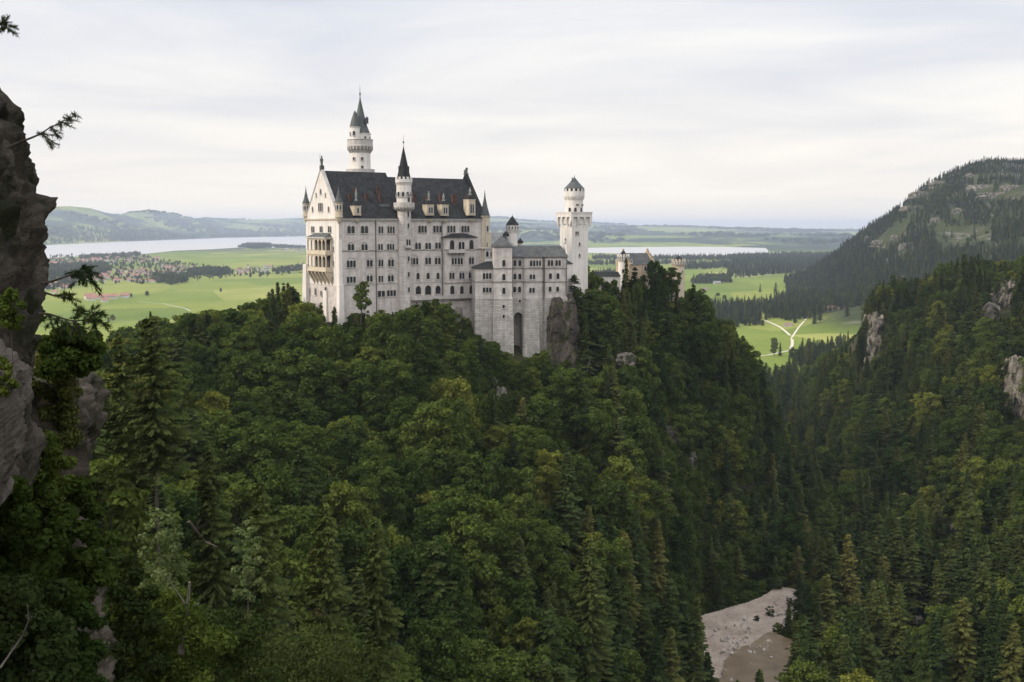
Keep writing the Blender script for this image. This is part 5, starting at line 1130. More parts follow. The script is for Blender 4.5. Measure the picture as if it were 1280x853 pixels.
# the sources for the forest masses are trees that stand in the scene
SRC = {}
for k, p in enumerate(PROTO):
    for o in COL.objects:
        if o.data is p.full: SRC[k] = o; break
    else:
        i = next((j for j in np.where(kidx == k)[0] if not ind[j]), None)
        ind[i] = True; SRC[k] = put_tree(p.kind, i, False)
def mass(name, pts_, rots, scs, kidx_, label):
    me = bpy.data.meshes.new(name); me.vertices.add(len(pts_)); me.vertices.foreach_set('co', np.asarray(pts_, np.float32).ravel())
    a = me.attributes.new('tree_scale', 'FLOAT_VECTOR', 'POINT'); a.data.foreach_set('vector', np.asarray(scs, np.float32).ravel())
    a = me.attributes.new('tree_turn', 'FLOAT_VECTOR', 'POINT'); a.data.foreach_set('vector', np.c_[np.random.default_rng(3).normal(0, 0.028, (len(pts_), 2)), rots].astype(np.float32).ravel())
    a = me.attributes.new('tree_pick', 'INT', 'POINT'); a.data.foreach_set('value', np.asarray(kidx_, np.int32))
    me.materials.append(M['needle']); o = link(name, me)
    ng = bpy.data.node_groups.new(name, 'GeometryNodeTree'); ng.interface.new_socket('Geometry', in_out='INPUT', socket_type='NodeSocketGeometry'); ng.interface.new_socket('Geometry', in_out='OUTPUT', socket_type='NodeSocketGeometry')
    n_in = ng.nodes.new('NodeGroupInput'); n_out = ng.nodes.new('NodeGroupOutput')
    g2i = ng.nodes.new('GeometryNodeGeometryToInstance')
    for k in range(len(PROTO)-1, -1, -1):     # joined in reverse so that pick index = list index
        oi = ng.nodes.new('GeometryNodeObjectInfo'); oi.inputs['Object'].default_value = SRC[k]; oi.inputs['As Instance'].default_value = True; oi.transform_space = 'ORIGINAL'
        if k == len(PROTO)-1: jn = ng.nodes.new('GeometryNodeJoinGeometry')
        ng.links.new(oi.outputs['Geometry'], jn.inputs[0])
    mp = ng.nodes.new('GeometryNodeMeshToPoints'); ng.links.new(n_in.outputs[0], mp.inputs[0])
    iop = ng.nodes.new('GeometryNodeInstanceOnPoints'); iop.inputs['Pick Instance'].default_value = True
    ng.links.new(mp.outputs[0], iop.inputs['Points']); ng.links.new(jn.outputs[0], iop.inputs['Instance'])
    for nm, ty, so in (('tree_scale', 'FLOAT_VECTOR', 'Scale'), ('tree_turn', 'FLOAT_VECTOR', 'Rotation'), ('tree_pick', 'INT', 'Instance Index')):
        na = ng.nodes.new('GeometryNodeInputNamedAttribute'); na.data_type = ty; na.inputs['Name'].default_value = nm; src = na.outputs['Attribute']
        if so == 'Rotation':
            er = ng.nodes.new('FunctionNodeEulerToRotation'); ng.links.new(src, er.inputs[0]); src = er.outputs[0]
        ng.links.new(src, iop.inputs[so])
    ng.nodes.remove(g2i)
    ng.links.new(iop.outputs[0], n_out.inputs[0]); md = o.modifiers.new('trees', 'NODES'); md.node_group = ng
    tag(o, label, 'forest', None, 'stuff'); return o
r_ = ~ind
S3 = np.c_[scl*wsc, scl*wsc, scl]
mass('forest', np.c_[X, Y, Zg][r_], rot[r_], S3[r_], kidx[r_], 'dense mixed forest covering the castle hill and gorge sides')
# understorey on the slopes: low bushes between the trees
xb_, yb_ = scatter(-300, 420, 60, 620, 4.6); zb_ = height(xb_, yb_); pb_ = 640+F*xb_/yb_
m = (pb_ > -150) & (pb_ < 1430) & (zb_ > PLAIN+2)
for f in foot: m &= ~poly_in(xb_, yb_, f)
for q in (GPOLY, RPOLY): m &= ~poly_in(xb_, yb_, q)
ax_, ay_ = proj(xb_, yb_, zb_+5); m &= ay_ > np.interp(ax_, PROF[:, 0], PROF[:, 1])+2
for kx_, ky_, kw, kh, kY in KEEP: m &= ~((yb_ < kY) & (np.abs(ax_-kx_) < kw+7) & (ay_ < ky_+kh*0.3) & (ay_ > ky_-kh-14))
for qx, qy in ((890,785),(905,800),(925,770),(940,790),(955,765),(975,750),(905,830),(930,830),(945,845),(985,752)): m &= ~((np.abs(ax_-qx) < 12) & (np.abs(ay_-qy) < 22))
xb_, yb_, zb_ = xb_[m], yb_[m], zb_[m]; 
# steep banks carry a thicker cover of bushes
xs2, ys2 = scatter(-150, 420, 100, 720, 2.3); gs = np.hypot(height(xs2+3, ys2)-height(xs2-3, ys2), height(xs2, ys2+3)-height(xs2, ys2-3))/6; p2 = 640+F*xs2/ys2; z2 = height(xs2, ys2)
m = (gs > 0.95) & (p2 > 250) & (p2 < 1420) & (z2 > PLAIN+2)
for f in foot: m &= ~poly_in(xs2, ys2, f)
for q in (GPOLY, RPOLY): m &= ~poly_in(xs2, ys2, q)
a2, b2_ = proj(xs2, ys2, z2+5); m &= b2_ > np.interp(a2, PROF[:, 0], PROF[:, 1])+2
for kx_, ky_, kw, kh, kY in KEEP: m &= ~((ys2 < kY) & (np.abs(a2-kx_) < kw) & (b2_ < ky_+kh*0.3) & (b2_ > ky_-kh))
xb_, yb_, zb_ = np.r_[xb_, xs2[m]], np.r_[yb_, ys2[m]], np.r_[zb_, z2[m]]
n_ = len(xb_); print('bushes', n_); sb = g.uniform(0.18, 0.4, n_)
mass('undergrowth', np.c_[xb_, yb_, zb_-0.8], g.uniform(0, 6.28, n_), np.c_[sb*1.5, sb*1.5, sb], g.integers(0, len(BL), n_), 'low green undergrowth on the slopes between the trees')
# mountain woods
xm_, ym_ = scatter(350, 3300, 1500, 3700, 9.5); zm_ = height(xm_, ym_); pm_ = 640+F*xm_/ym_
m = (pm_ > 960) & (pm_ < 1420) & (zm_ > PLAIN+7)
lowf = (zm_-PLAIN)/340; dn = fbm(xm_/110, ym_/110, 4, 21); thr = 0.22+0.16*np.clip(lowf*1.25, 0, 1); m &= dn > thr*0.98
pxm, pym = proj(xm_, ym_, zm_)
m &= ~((pxm > 1170) & (pxm < 1240) & (pym > 284) & (pym < 312) & (g.random(len(xm_)) < 0.93))
MEAD = [(1008,400),(1030,392),(1060,387),(1095,379),(1095,425),(1000,445),(890,450),(925,412),(950,404)]; m &= ~poly_in(pxm, pym, MEAD)
for (px, py, wx, hx, Y_) in MR: m &= ~((np.abs(pxm-px) < wx*0.5) & (pym > py-hx*0.5) & (pym < py+hx*0.5+4) & (g.random(len(xm_)) < 0.85))
xm_, ym_, zm_ = xm_[m], ym_[m], zm_[m]; n_ = len(xm_); hi = np.clip((zm_-PLAIN)/340, 0, 1)
kk = np.where(g.random(n_) < 0.72, len(BL)+g.integers(0, len(SP), n_), g.integers(0, len(BL), n_)); sb = g.uniform(0.5, 0.95, n_)*(1-0.35*hi)*np.where(kk < len(BL), 0.75, 1)
mass('mountain_forest', np.c_[xm_, ym_, zm_], g.uniform(0, 6.28, n_), np.c_[sb*1.25, sb*1.25, sb], kk, 'scattered dark conifer woods climbing the far mountain on the right')
print('mountain', n_)
# woods, tree rows and lone trees on the plain (photo outlines laid on the plain)
def wood(name, polys, label, seed):
    gg = np.random.default_rng(seed); P = []; K = []; S = []
    for poly, sp, share, s0, s1 in polys:
        q = np.array([onplain(a, b)[:2] for a, b in poly]); x0, y0 = q.min(0); x1, y1 = q.max(0)
        n = int(min((x1-x0)*(y1-y0)/sp**2, 60000)); xx = gg.uniform(x0, x1, n); yy = gg.uniform(y0, y1, n); m = poly_in(xx, yy, q.tolist()); xx, yy = xx[m], yy[m]
        P.append(np.c_[xx, yy, height(xx, yy)]); n = len(xx); K.append(np.where(gg.random(n) < share, len(BL)+gg.integers(0, len(SP), n), gg.integers(0, len(BL), n))); s = gg.uniform(s0, s1, n); S.append(np.c_[s*1.2, s*1.2, s])
    P = np.concatenate(P); print(name, len(P)); mass(name, P, gg.uniform(0, 6.28, len(P)), np.concatenate(S), np.concatenate(K), label)
wood('valley_wood', [([(886,400),(905,398),(950,397),(1000,392),(1028,385),(1050,383),(1088,377),(1088,372),(1030,372),(990,382),(960,386),(920,388),(886,388)], 11, 0.93, 0.7, 1.15),
                     ([(900,409),(935,410),(960,404),(985,400),(1002,397),(1008,393),(985,394),(940,398),(900,402)], 12, 0.8, 0.6, 1.0),
                     ([(884,392),(890,390),(905,410),(890,412)], 12, 0.9, 0.7, 1.1), ([(985,452),(1010,444),(1040,440),(1060,436),(1060,446),(1000,462)], 10, 0.9, 0.7, 1.0),
                     ([(975,378),(1050,372),(1060,358),(1030,358),(990,368)], 14, 0.9, 0.6, 1.0)],
     'belt of dark conifers crossing the valley behind the meadow paths', 51)
wood('far_wood', [([(916,322),(1000,319),(1058,320),(1060,336),(1035,338),(1000,341.5),(960,344),(936,347),(908,348.5),(906,343),(935,338),(960,334),(916,333)], 22, 0.9, 0.8, 1.2),
                  ([(850,323.5),(916,323),(916,325.5),(850,326)], 20, 0.6, 0.8, 1.2), ([(846,331),(880,333),(916,330),(940,332),(935,336),(880,337),(846,337)], 20, 0.8, 0.8, 1.2),
                  ([(864,352),(885,349),(912,348),(914,354.5),(890,355),(866,355.5)], 15, 0.3, 0.7, 1.1), ([(740,345),(775,343),(790,349),(745,350)], 14, 0.7, 0.7, 1.1), ([(735,330),(850,329),(850,331),(735,332)], 22, 0.6, 0.7, 1.1),
                  ([(740,322),(850,323),(850,325),(740,325)], 24, 0.6, 0.7, 1.1),
                  ([(980,352),(1015,345),(1050,338),(1060,352),(1030,362),(985,366)], 16, 0.9, 0.7, 1.1)],
     'dark blue green woods lying on the plain before the right lake', 52)
wood('lakeside_wood', [([(297,309.5),(310,306),(338,306),(340,310),(318,312)], 25, 0.7, 0.8, 1.2), ([(-60,307.5),(63,306),(143,302.5),(254,298.2),(258,297.2),(200,299),(143,300.5),(63,303),(-60,304)], 50, 0.8, 1.2, 2.2),
                       ([(260,298),(400,295.4),(400,294.2),(290,296)], 70, 0.8, 1.5, 2.5),
                       ([(235,341),(262,337),(285,338),(292,344),(270,346),(235,346)], 17, 0.3, 0.6, 1.0), ([(190,346),(234,345),(236,353),(214,357),(192,352)], 15, 0.4, 0.6, 1.0), ([(340,340),(365,336),(382,334),(382,338),(360,341)], 17, 0.3, 0.6, 1.0),
                       ([(55,334),(130,330),(140,340),(120,349),(55,350)], 19, 0.3, 0.6, 1.0), ([(98,322),(160,318),(176,317),(172,321),(110,326)], 24, 0.3, 0.6, 1.0), ([(55,352),(100,352),(90,362),(55,364)], 20, 0.3, 0.5, 0.9),
                       ([(338,307),(382,309),(382,311),(345,310.5)], 26, 0.4, 0.6, 1.0)],
     'low dark woods and garden trees around the lake and village', 53)
wood('village_trees', [([(63,320),(175,319),(230,330),(300,338),(380,336),(380,344),(240,352),(190,356),(63,356)], 42, 0.25, 0.4, 0.75)], 'green garden trees between the village houses', 54)
far_x, far_y = scatter(-11000, 10500, 8800, 25000, 160); zf_ = height(far_x, far_y); m = (fbm(far_x/900, far_y/1500, 4, 63) > 0.56) & (zf_ > PLAIN+1) & (np.abs(far_x/far_y) < 0.55)
far_x, far_y, zf_ = far_x[m], far_y[m], zf_[m]; n_ = len(far_x); sb = g.uniform(1.2, 2.4, n_)
mass('distant_woods', np.c_[far_x, far_y, zf_], g.uniform(0, 6.28, n_), np.c_[sb*5, sb*2.5, sb], g.integers(0, len(BL), n_), 'patches of distant woodland on the hills beyond the lakes'); print('far', n_)
def lone(px, py_base, hpx, kind, label, grp=None, wide=1.0):
    p = at(px, py_base, ground_hit(px, py_base, 1000, 4000)+2); Yb = p[1]; z = float(p[2]); H = hpx/F*Yb; k = random.choice(range(len(BL), len(PROTO))) if kind == 's' else random.randrange(len(BL))
    s = H/PROTO[k].H; o = link('spruce_tree' if kind == 's' else 'broadleaf_tree', PROTO[k].full, None, (p[0], p[1], z), (0, 0, random.random()*6), (s*wide, s*wide, s)); tag(o, label, 'tree', grp)
lone(950, 367, 12, 's', 'left of the two lone spruces on the bright valley field', wide=1.5)
lone(969.5, 367, 14, 's', 'right of the two lone spruces on the bright valley field', wide=1.5)
lone(1059, 396, 22, 's', 'dark lone spruce right of the orange roofed farmhouse', wide=1.5)
lone(1018, 405, 22, 's', 'spruce at the upper end of right meadow path', wide=1.5); lone(1025, 403, 12, 'b', 'pale round tree beside the spruce at upper path end')
lone(994, 404, 18, 's', 'spruce between the meadow paths above the white cabin', wide=1.4)
lone(968, 446, 24, 'b', 'bushy tree at the foot of the meadow left of path fork', wide=1.0); lone(975, 445, 18, 's', 'spruce beside the bushy tree left of path fork', wide=1.3)
lone(1046, 432, 12, 'b', 'small grey green tree on right lower edge of meadow')
lone(953, 409, 9, 'b', 'small bush at the left end of the meadow path')
lone(184, 371, 7, 'b', 'round tree alone in the meadow right of the farm'); lone(276, 366, 6, 'b', 'small round tree alone in the wide left meadow')
lone(141, 402, 9, 'b', 'round tree by the path at left meadow corner', wide=1.3); lone(136, 403, 6, 'b', 'bush left of the round tree at meadow corner')
lone(164, 372, 5, 'b', 'tree at the right end of the red roofed farm'); lone(897, 371, 5, 'b', 'bush in the valley field left of the two lone spruces', wide=1.5)
lone(905, 375, 6, 'b', 'round bush in the valley field near the trees')
for k, px in enumerate((886, 892, 918, 928, 934, 941)): lone(px, 385+k % 3, (13, 10, 9, 12, 10, 16)[k], 's' if k % 2 else 'b', 'one of the loose trees at the left end of the conifer belt', 'loose trees left of the conifer belt', 1.2)

def hill_tree(px, py_top, hpx, wpx, Y_, kind, label, pi=None):
    k = pi if pi is not None else (random.choice(range(len(BL), len(PROTO))) if kind == 's' else random.randrange(len(BL))); p = PROTO[k]; t_ = at(px, py_top, Y_); H = hpx/F*Y_; s_ = H/p.H; ws = wpx/2/F*Y_/p.R
    o = link('spruce_tree' if kind == 's' else 'broadleaf_tree', None, None, (t_[0], Y_, t_[2]-H), (0, 0, random.random()*6), (ws, ws, s_)); link('trunk', p.trunk, o); link('crown', p.crown, o); tag(o, label, 'tree', 'trees in front of the gatehouse')
    if 'yellow green broad' in label: sl = o.children[1].material_slots[0]; sl.link = 'OBJECT'; sl.material = M['leafyellow']
for a in ((729,326,92,40,438,'b','yellow green broadleaf tree rising before the square tower'), (748,344,80,36,440,'b','green tree just right of the yellow green tree'), (741,338,70,20,443,'s','narrow spruce between tower and courtyard wall'),
          (765,350,84,34,438,'b','low round tree in front of the courtyard wall'), (783,322,110,34,441,'s','tallest spruce left of the stepped gable'), (796,352,90,34,437,'b','dull green tree in front of stepped gable'),
          (806,358,90,32,439,'s','broad spruce in front of the gatehouse roof'), (819,326,112,42,440,'b','large spreading tree hiding the right half of gatehouse'), (835,334,40,30,446,'b','upper crown tree beside the red and white wing'), (846,362,70,26,444,'s','small spruce at foot of the crenellated tower'),
          (838,398,60,40,434,'b','bush like tree below the red and white wing'), (867,354,88,30,448,'s','dark spruce right of the crenellated tower'), (858,372,80,36,440,'b','green tree below the crenellated tower'), (884,376,80,38,446,'b','round tree on the right shoulder past the tower')): hill_tree(*a)
# ------------------------------------------------------------------ village houses
def house_mesh(roof, L_=15, W=10, H=5, RH=4.2):
    m = MB(); m.box(-L_/2, L_/2, -W/2, W/2, -0.5, H); m.mi = 1; m.gable(-L_/2-0.7, L_/2+0.7, -W/2-0.9, W/2+0.9, H+0.01, H+RH); m.mi = 2
    for k in range(int(L_//3)):
        for yy in (-W/2-0.03, W/2+0.03):
            for zz in (1.0, 3.4): xx = -L_/2+1.6+k*3; m.box(xx-0.45, xx+0.45, yy-0.02, yy+0.02, zz, zz+1.2)
    m.mi = 1; m.box(-1, 0, 0.5, 1.5, H+RH*0.5, H+RH+0.9); return m.mesh('house', [M['housewall'], roof, M['glass']])
HM = [house_mesh(M['tile']), house_mesh(M['tile'], 19, 12, 6, 4.6), house_mesh(M['tilebrown']), house_mesh(M['tilebrown'], 12, 10, 5.5, 4), house_mesh(M['lead'], 26, 14, 6, 2.5)]
HN = ['red roofed', 'large red roofed', 'brown roofed', 'small brown roofed', 'long grey roofed']
def houses(poly, n, where, weights, seed, ang=0.3, mind=17, sc_=1.0):
    gg = random.Random(seed); q = [tuple(onplain(a, b)[:2]) for a, b in poly]; xs_ = [a for a, b in q]; ys_ = [b for a, b in q]; got = []; tries = 0
    while len(got) < n and tries < 20000:
        tries += 1; py = gg.uniform(min(b for a, b in poly), max(b for a, b in poly)); px = gg.uniform(min(a for a, b in poly), max(a for a, b in poly))
        if not poly_in(np.array([px]), np.array([py]), poly)[0]: continue
        x, y = onplain(px, py)[:2]
        if any((x-a)**2+(y-b)**2 < mind**2 for a, b in got): continue
        got.append((x, y)); k = gg.choices(range(5), weights)[0]; s = gg.uniform(0.9, 1.25)*sc_
        o = link('house', HM[k], None, (x, y, PLAIN), (0, 0, ang+gg.choice((0, math.pi/2))+gg.uniform(-0.3, 0.3)), (s, s, s)); tag(o, f'{HN[k]} white house {where}', 'house', 'village houses '+where)
houses([(63,324),(110,320),(172,318.5),(200,322),(196,329),(150,331),(63,333)], 75, 'in the far village quarter by the lake', (4, 3, 5, 5, 1), 1, sc_=1.35)
houses([(130,339),(170,337),(225,342),(226,349),(200,354),(150,354),(118,352)], 75, 'in the red roofed village centre', (8, 5, 3, 2, 0), 2)
houses([(70,334),(130,335),(128,350),(70,350)], 28, 'among the trees in the left village quarter', (3, 1, 4, 4, 1), 3)
houses([(200,331),(250,336),(262,343),(235,346),(205,342)], 32, 'in the village quarter right of the centre', (4, 1, 4, 4, 1), 4)
houses([(292,334),(340,333),(345,342),(296,344)], 16, 'in the hamlet left of the palace', (2, 2, 2, 1, 3), 5)
houses([(350,333),(380,332),(380,337),(352,338)], 9, 'in the hamlet close beside the palace', (2, 1, 3, 2, 1), 6)
houses([(55,352),(92,352),(84,366),(55,368)], 14, 'at the near left end of the village', (3, 1, 3, 3, 1), 7)
houses([(350,312),(382,313),(382,316),(352,316)], 8, 'on the lake shore behind the meadow', (3, 1, 4, 3, 1), 8, sc_=1.4)
houses([(112,374),(135,371.5),(160,370),(161,376),(135,378),(114,378.5)], 9, 'in the farmstead alone on the left meadow', (5, 5, 2, 1, 0), 9, sc_=1.1, mind=20)
houses([(1000,339),(1012,338.5),(1013,340.5),(1000,341)], 4, 'at the edge of the far wood', (5, 1, 2, 1, 0), 10, mind=22)
def onehouse(px, py, k, rz, s, label, m=None):
    p = at(px, py, ground_hit(px, py, 1000, 4000)+12); z = float(p[2]); w_, rf_ = (M['housewall'], [M['tile'], M['tilebrown'], M['lead']][k])
    h = thing('house', label, 'house', (p[0], p[1], z), rz); h.scale = (s, s, s)
    m_ = MB(); m_.box(-8, 8, -5, 5, -1, 4.5); m_.build('wall', w_, h); m_ = MB(); m_.gable(-9, 9, -6.2, 6.2, 4.51, 8.2); m_.build('roof', rf_, h)
    m_ = MB(); m_.box(-2, -1, 1, 2, 6, 9.2); m_.build('chimney', M['brick'], h)
    for xx in (-6, -3, 3, 6): o_ = link('window', window_meshes(1, 1.2, 1.4, False)[0], h, (xx, -5.002, 1.4)); link('pane', window_meshes(1, 1.2, 1.4, False)[1], o_)
    m_ = MB(); m_.box(-0.7, 0.7, -5.08, -5.002, 0, 2.3); m_.build('door', M['tilebrown'], h)
onehouse(1040, 389.5, 0, 0.15, 1.25, 'long farmhouse with orange red roof at upper meadow edge')
onehouse(985.5, 409.5, 1, -0.25, 0.9, 'small white cabin between the two meadow paths')
onehouse(881, 363.5, 1, 0.05, 1.0, 'low brown roofed barn on the bright valley field')
onehouse(896, 355.5, 2, 0.1, 1.2, 'pale barn beside the tree clump on the valley field')
onehouse(911, 384, 2, 0.1, 1.4, 'white building half hidden behind the loose valley trees')
# ------------------------------------------------------------------ near cliff at the left
def cliff(name, edge, Y0, a, b, label, zpad=3, nz=300, nt_=200, seed=0, amp=0.55, m='cliff', flat=2.6, turn=-24):
    """edge: photo outline (column, row) of its right side at distance Y0; solid rock with plan half axes a, b"""
    e = sorted([(zpix(py, Y0), at(px, py, Y0)[0]) for px, py in edge]); zs = np.array([q[0] for q in e]); xs_ = np.array([q[1] for q in e])
    Z_ = np.linspace(zs[0]-zpad, zs[-1], nz); V = []; tr = R(-turn); c_, s_ = math.cos(tr), math.sin(tr)
    for z in Z_:
        xe = float(np.interp(z, zs, xs_))-amp*0.25
        for k in range(nt_):
            t = 2*math.pi*k/nt_; ct, st_ = math.cos(t), math.sin(t); q = (abs(ct)**flat+abs(st_)**flat)**(-1/flat)
            lx_, ly_ = -a+a*ct*q, b*st_*q; p = Vector((xe+lx_*c_-ly_*s_, Y0+lx_*s_+ly_*c_, z)); nx_, ny_ = ct*c_-st_*s_, ct*s_+st_*c_
            top = min(1, (zs[-1]-z)/1.0+0.1); kk = Vector((p.x*0.55+seed, p.y*0.55, p.z*0.20)); vd, vp = mnoise.voronoi(kk*1.5)
            n_ = mnoise.multi_fractal(kk, 0.85, 2.1, 6)-1.0; fi = mnoise.fractal(Vector((p.x*3, p.y*3, p.z*1.6+seed)), 0.8, 2.1, 6); cr_ = -abs(mnoise.noise(Vector((p.x*0.9, p.y*0.9, p.z*0.12+seed))))*0.5+0.1
            led = 0.16*(math.floor(p.z*0.9+mnoise.noise(kk*1.3)*2) % 2)
            d = amp*(0.35*n_+0.48*fi+cr_+(vd[1]-vd[0])*0.75-0.2-led)-(1-top)*1.0; V.append((p.x+nx_*d, p.y+ny_*d, z+0.14*fi))
    I = np.arange(nz*nt_).reshape(nz, nt_); J = np.roll(I, -1, 1); Fq = np.stack([I[:-1], J[:-1], J[1:], I[1:]], -1).reshape(-1, 4)
    me = npmesh(name, V, Fq, [M[m]], smooth=False); bm = bmesh.new(); bm.from_mesh(me); bm.verts.ensure_lookup_table(); bm.faces.new([bm.verts[i] for i in I[-1]]); bm.to_mesh(me); bm.free()
    return tag(link(name, me), label, 'cliff')
cliff('rock_cliff', [(-40,80),(0,94),(14,98),(27,106),(27,140),(21,158),(33,175),(40,190),(46,225),(50,250),(59,264),(62,290),(58,340),(52,400),(50,440),(46,480),(40,520),(44,560),(46,600),(30,660),(10,740),(0,850),(-20,1000)], 21, 7, 6, 'dark weathered rock cliff towering at the left picture edge', seed=3)
cliff('rock_buttress', [(50,436),(78,436),(100,452),(122,470),(126,500),(122,540),(108,590),(104,640),(110,690),(122,720),(132,760),(136,853),(140,1000)], 33, 5, 7, 'lower mossy rock buttress to the right of the tall cliff', seed=11, amp=0.7)
cliff('pale_rock_slab', [(-40,385),(10,392),(30,415),(40,450),(44,500),(38,560),(22,600)], 15.5, 3, 2.5, 'pale smooth rock slab low on the left cliff', seed=23, amp=0.3, m='slab', zpad=0.2)
# a shelf of ground the shrubs grow on
# ------------------------------------------------------------------ near plants
def tuft_needles(g_, P0, D0, n, ln, wd):
    """needles around twig points"""
    P = P0[g_.integers(0, len(P0), n)]+g_.normal(0, 0.004, (n, 3)); D = D0[0] if len(D0) == 1 else D0
    d = unit(g_.normal(size=(n, 3))*0.8+D); l = ln*g_.uniform(0.6, 1.1, (n, 1)); u = unit(np.cross(d, g_.normal(size=(n, 3))))*wd
    V = np.stack([P-u, P+u, P+d*l+u*0.4, P+d*l-u*0.4], 1).reshape(-1, 3); return V
def pine_branch(label, line, Y0, tufts, seed, ln=0.085, wd=0.006, nper=90, name='pine_branch', thick=0.022):
    """line: stem in photo points at about distance Y0; tufts: (column,row,radius px)"""
    g_ = np.random.default_rng(seed); base = at(*line[0], Y0); o = tag(link(name, None, None, tuple(base)), label, 'branch', 'pine branches growing from the cliff')
    S = [at(px, py, Y0+0.1*math.sin(i*1.7)) for i, (px, py) in enumerate(line)]; mb = MB(); mb.tube([p-base for p in S], [thick*(1-0.75*i/(len(S)-1)) for i in range(len(S))], 6)
    Vs = []
    for (cx_, cy_, rp) in tufts:
        c = at(cx_, cy_, Y0+g_.uniform(-0.2, 0.2)); j = int(np.argmin([np.linalg.norm(c-p) for p in S])); r_ = rp/F*Y0
        mid = (S[j]+c)/2+np.array([0, 0, 0.03]); mb.tube([S[j]-base, mid-base, c-base], [0.008, 0.006, 0.003], 4)
        for q in range(max(3, int(rp/2))):
            nper_ = int(nper*0.55)
            e_ = c+g_.normal(0, 1, 3)*r_*0.72*np.array([1, 1, 0.7]); dirn = unit(e_-mid+np.array([0.02, 0, 0.01])); st0 = e_-dirn*0.12; mb.tube([mid-base, st0-base, e_-base], [0.004, 0.004, 0.002], 3)
            tt = np.linspace(0, 1, 9)[:, None]; Vs.append(tuft_needles(g_, st0+(e_-st0)*tt, dirn[None], nper_, ln*0.8, wd*0.8)-base)
    mb.build('stem', M['bark'], o); V = np.concatenate(Vs); link('needles', npmesh('needles', V, np.arange(len(V)).reshape(-1, 4), [M['needledark']]), o); return o
pine_branch('short pine twig poking in at the top left corner', [(-30,30),(-10,34),(5,36)], 17, [(8,24,5),(12,30,6),(6,40,6),(14,38,5),(2,30,6)], 1)
pine_branch('slim pine branch sticking out of cliff against the sky', [(8,185),(25,178),(38,173),(50,168),(62,160),(76,153),(92,146)], 18, [(62,170,6),(66,178,6),(70,166,6),(78,160,6),(84,152,6),(90,147,5),(74,172,5),(95,144,4),(68,182,4),(56,170,5),(86,158,4)], 2, nper=60)
pine_branch('dark bushy pine branch above the meadow view', [(52,354),(65,352),(80,347),(95,342),(108,338)], 18, [(98,340,9),(106,346,9),(112,338,8),(118,344,8),(112,356,8),(120,352,7),(116,364,6),(100,350,8),(92,345,7),(104,334,7)], 3, nper=110)
pine_branch('small pine twig below the bushy branch', [(56,366),(68,370),(80,372)], 18, [(76,372,6),(84,374,7),(90,370,7),(82,366,5),(94,376,5)], 4, nper=80)
pine_branch('spreading pine bough with fan like shoots above the meadow', [(48,392),(62,393),(78,398),(92,402),(106,400),(118,396)], 17.5, [(104,384,8),(112,388,8),(120,394,8),(128,390,7),(126,404,7),(118,408,8),(108,406,8),(98,396,8),(98,410,8),(88,408,8),(80,412,8),(70,402,8),(60,400,8),(104,420,8),(122,418,7),(134,408,5),(66,414,8),(90,420,9),(76,422,9)], 5, ln=0.1, nper=100)
def leafy(label, px, py_top, py_bot, Y0, wpx, seed, mt='leaf', ls=0.09, n=7000, nb=26, name='shrub', cat='shrub', group='shrubs on the near cliff', shape=1.2):
    ls *= 0.72; n = int(n*1.6)
    top = at(px, py_top, Y0); bot = at(px, py_bot, Y0); H = float(top[2]-bot[2]); Rc = wpx/F*Y0/2
    cr_, tr = broadleaf(seed, H, Rc, nb, n, ls, shape, 0.08); o = tag(link(name, None, None, tuple(bot)), label, cat, group)
    link('stem', npmesh('stem', tr[0]*np.array([0.6, 0.6, 0.5]), tr[1], [M['bark']]), o); link('foliage', npmesh('foliage', cr_[0], cr_[1], [M[mt]]), o); return o
leafy('fresh green leafy shrub at the left edge below the cliff', 30, 590, 800, 17, 130, 301, 'leaffresh', 0.085, 9000, 34)
leafy('bright maple like shrub spreading over the rock buttress', 95, 600, 760, 20, 110, 302, 'leaffresh', 0.09, 7000, 30)
leafy('dark shrub filling the lower left corner', 40, 720, 930, 16, 170, 303, 'leafshade', 0.08, 10000, 34)
leafy('green shrub hanging over the lower rock at the left', 90, 740, 900, 19, 120, 304, 'leaf', 0.08, 7000, 30)
leafy('olive shrub growing on top of mossy rock buttress', 90, 412, 470, 27, 95, 305, 'leaf', 0.10, 6000, 26)
leafy('mossy brown green cushion plant on buttress shoulder', 75, 440, 560, 28, 90, 306, 'needle', 0.09, 6000, 26)
leafy('small green shrub clinging to the cliff face', 14, 360, 415, 14.5, 40, 307, 'leaf', 0.045, 900, 24)
leafy('small shrub low on the cliff beside the pale rock', 4, 445, 500, 14.2, 34, 308, 'leaf', 0.045, 700, 18)
leafy('dark shrub in the cleft between cliff and buttress', 62, 540, 640, 24, 80, 309, 'leaf', 0.10, 4500, 24)
leafy('slender pale leaved young tree against the dark forest', 208, 630, 830, 44, 70, 310, 'leafpale', 0.15, 1500, 60, 'young_tree', 'tree', 'pale young trees on the left slope')
leafy('small pale leaved sapling right of the taller pale tree', 310, 645, 760, 52, 40, 311, 'leafpale', 0.15, 500, 30, 'young_tree', 'tree', 'pale young trees on the left slope')
leafy('mid green bush at the foot of the pale young tree', 205, 740, 880, 42, 150, 312, 'leaf', 0.15, 6000, 30, group='bushes on the left slope')
leafy('dark bush on the left slope by the dead trunk', 270, 770, 920, 46, 190, 313, 'leafshade', 0.16, 8000, 34, group='bushes on the left slope')
leafy('dark green bush between buttress and pale tree', 160, 690, 880, 40, 120, 314, 'leafshade', 0.15, 6000, 30, group='bushes on the left slope')
leafy('dark low bush at the bottom edge under the spruces', 380, 790, 930, 60, 220, 315, 'leafshade', 0.16, 8000, 34, group='bushes on the left slope')
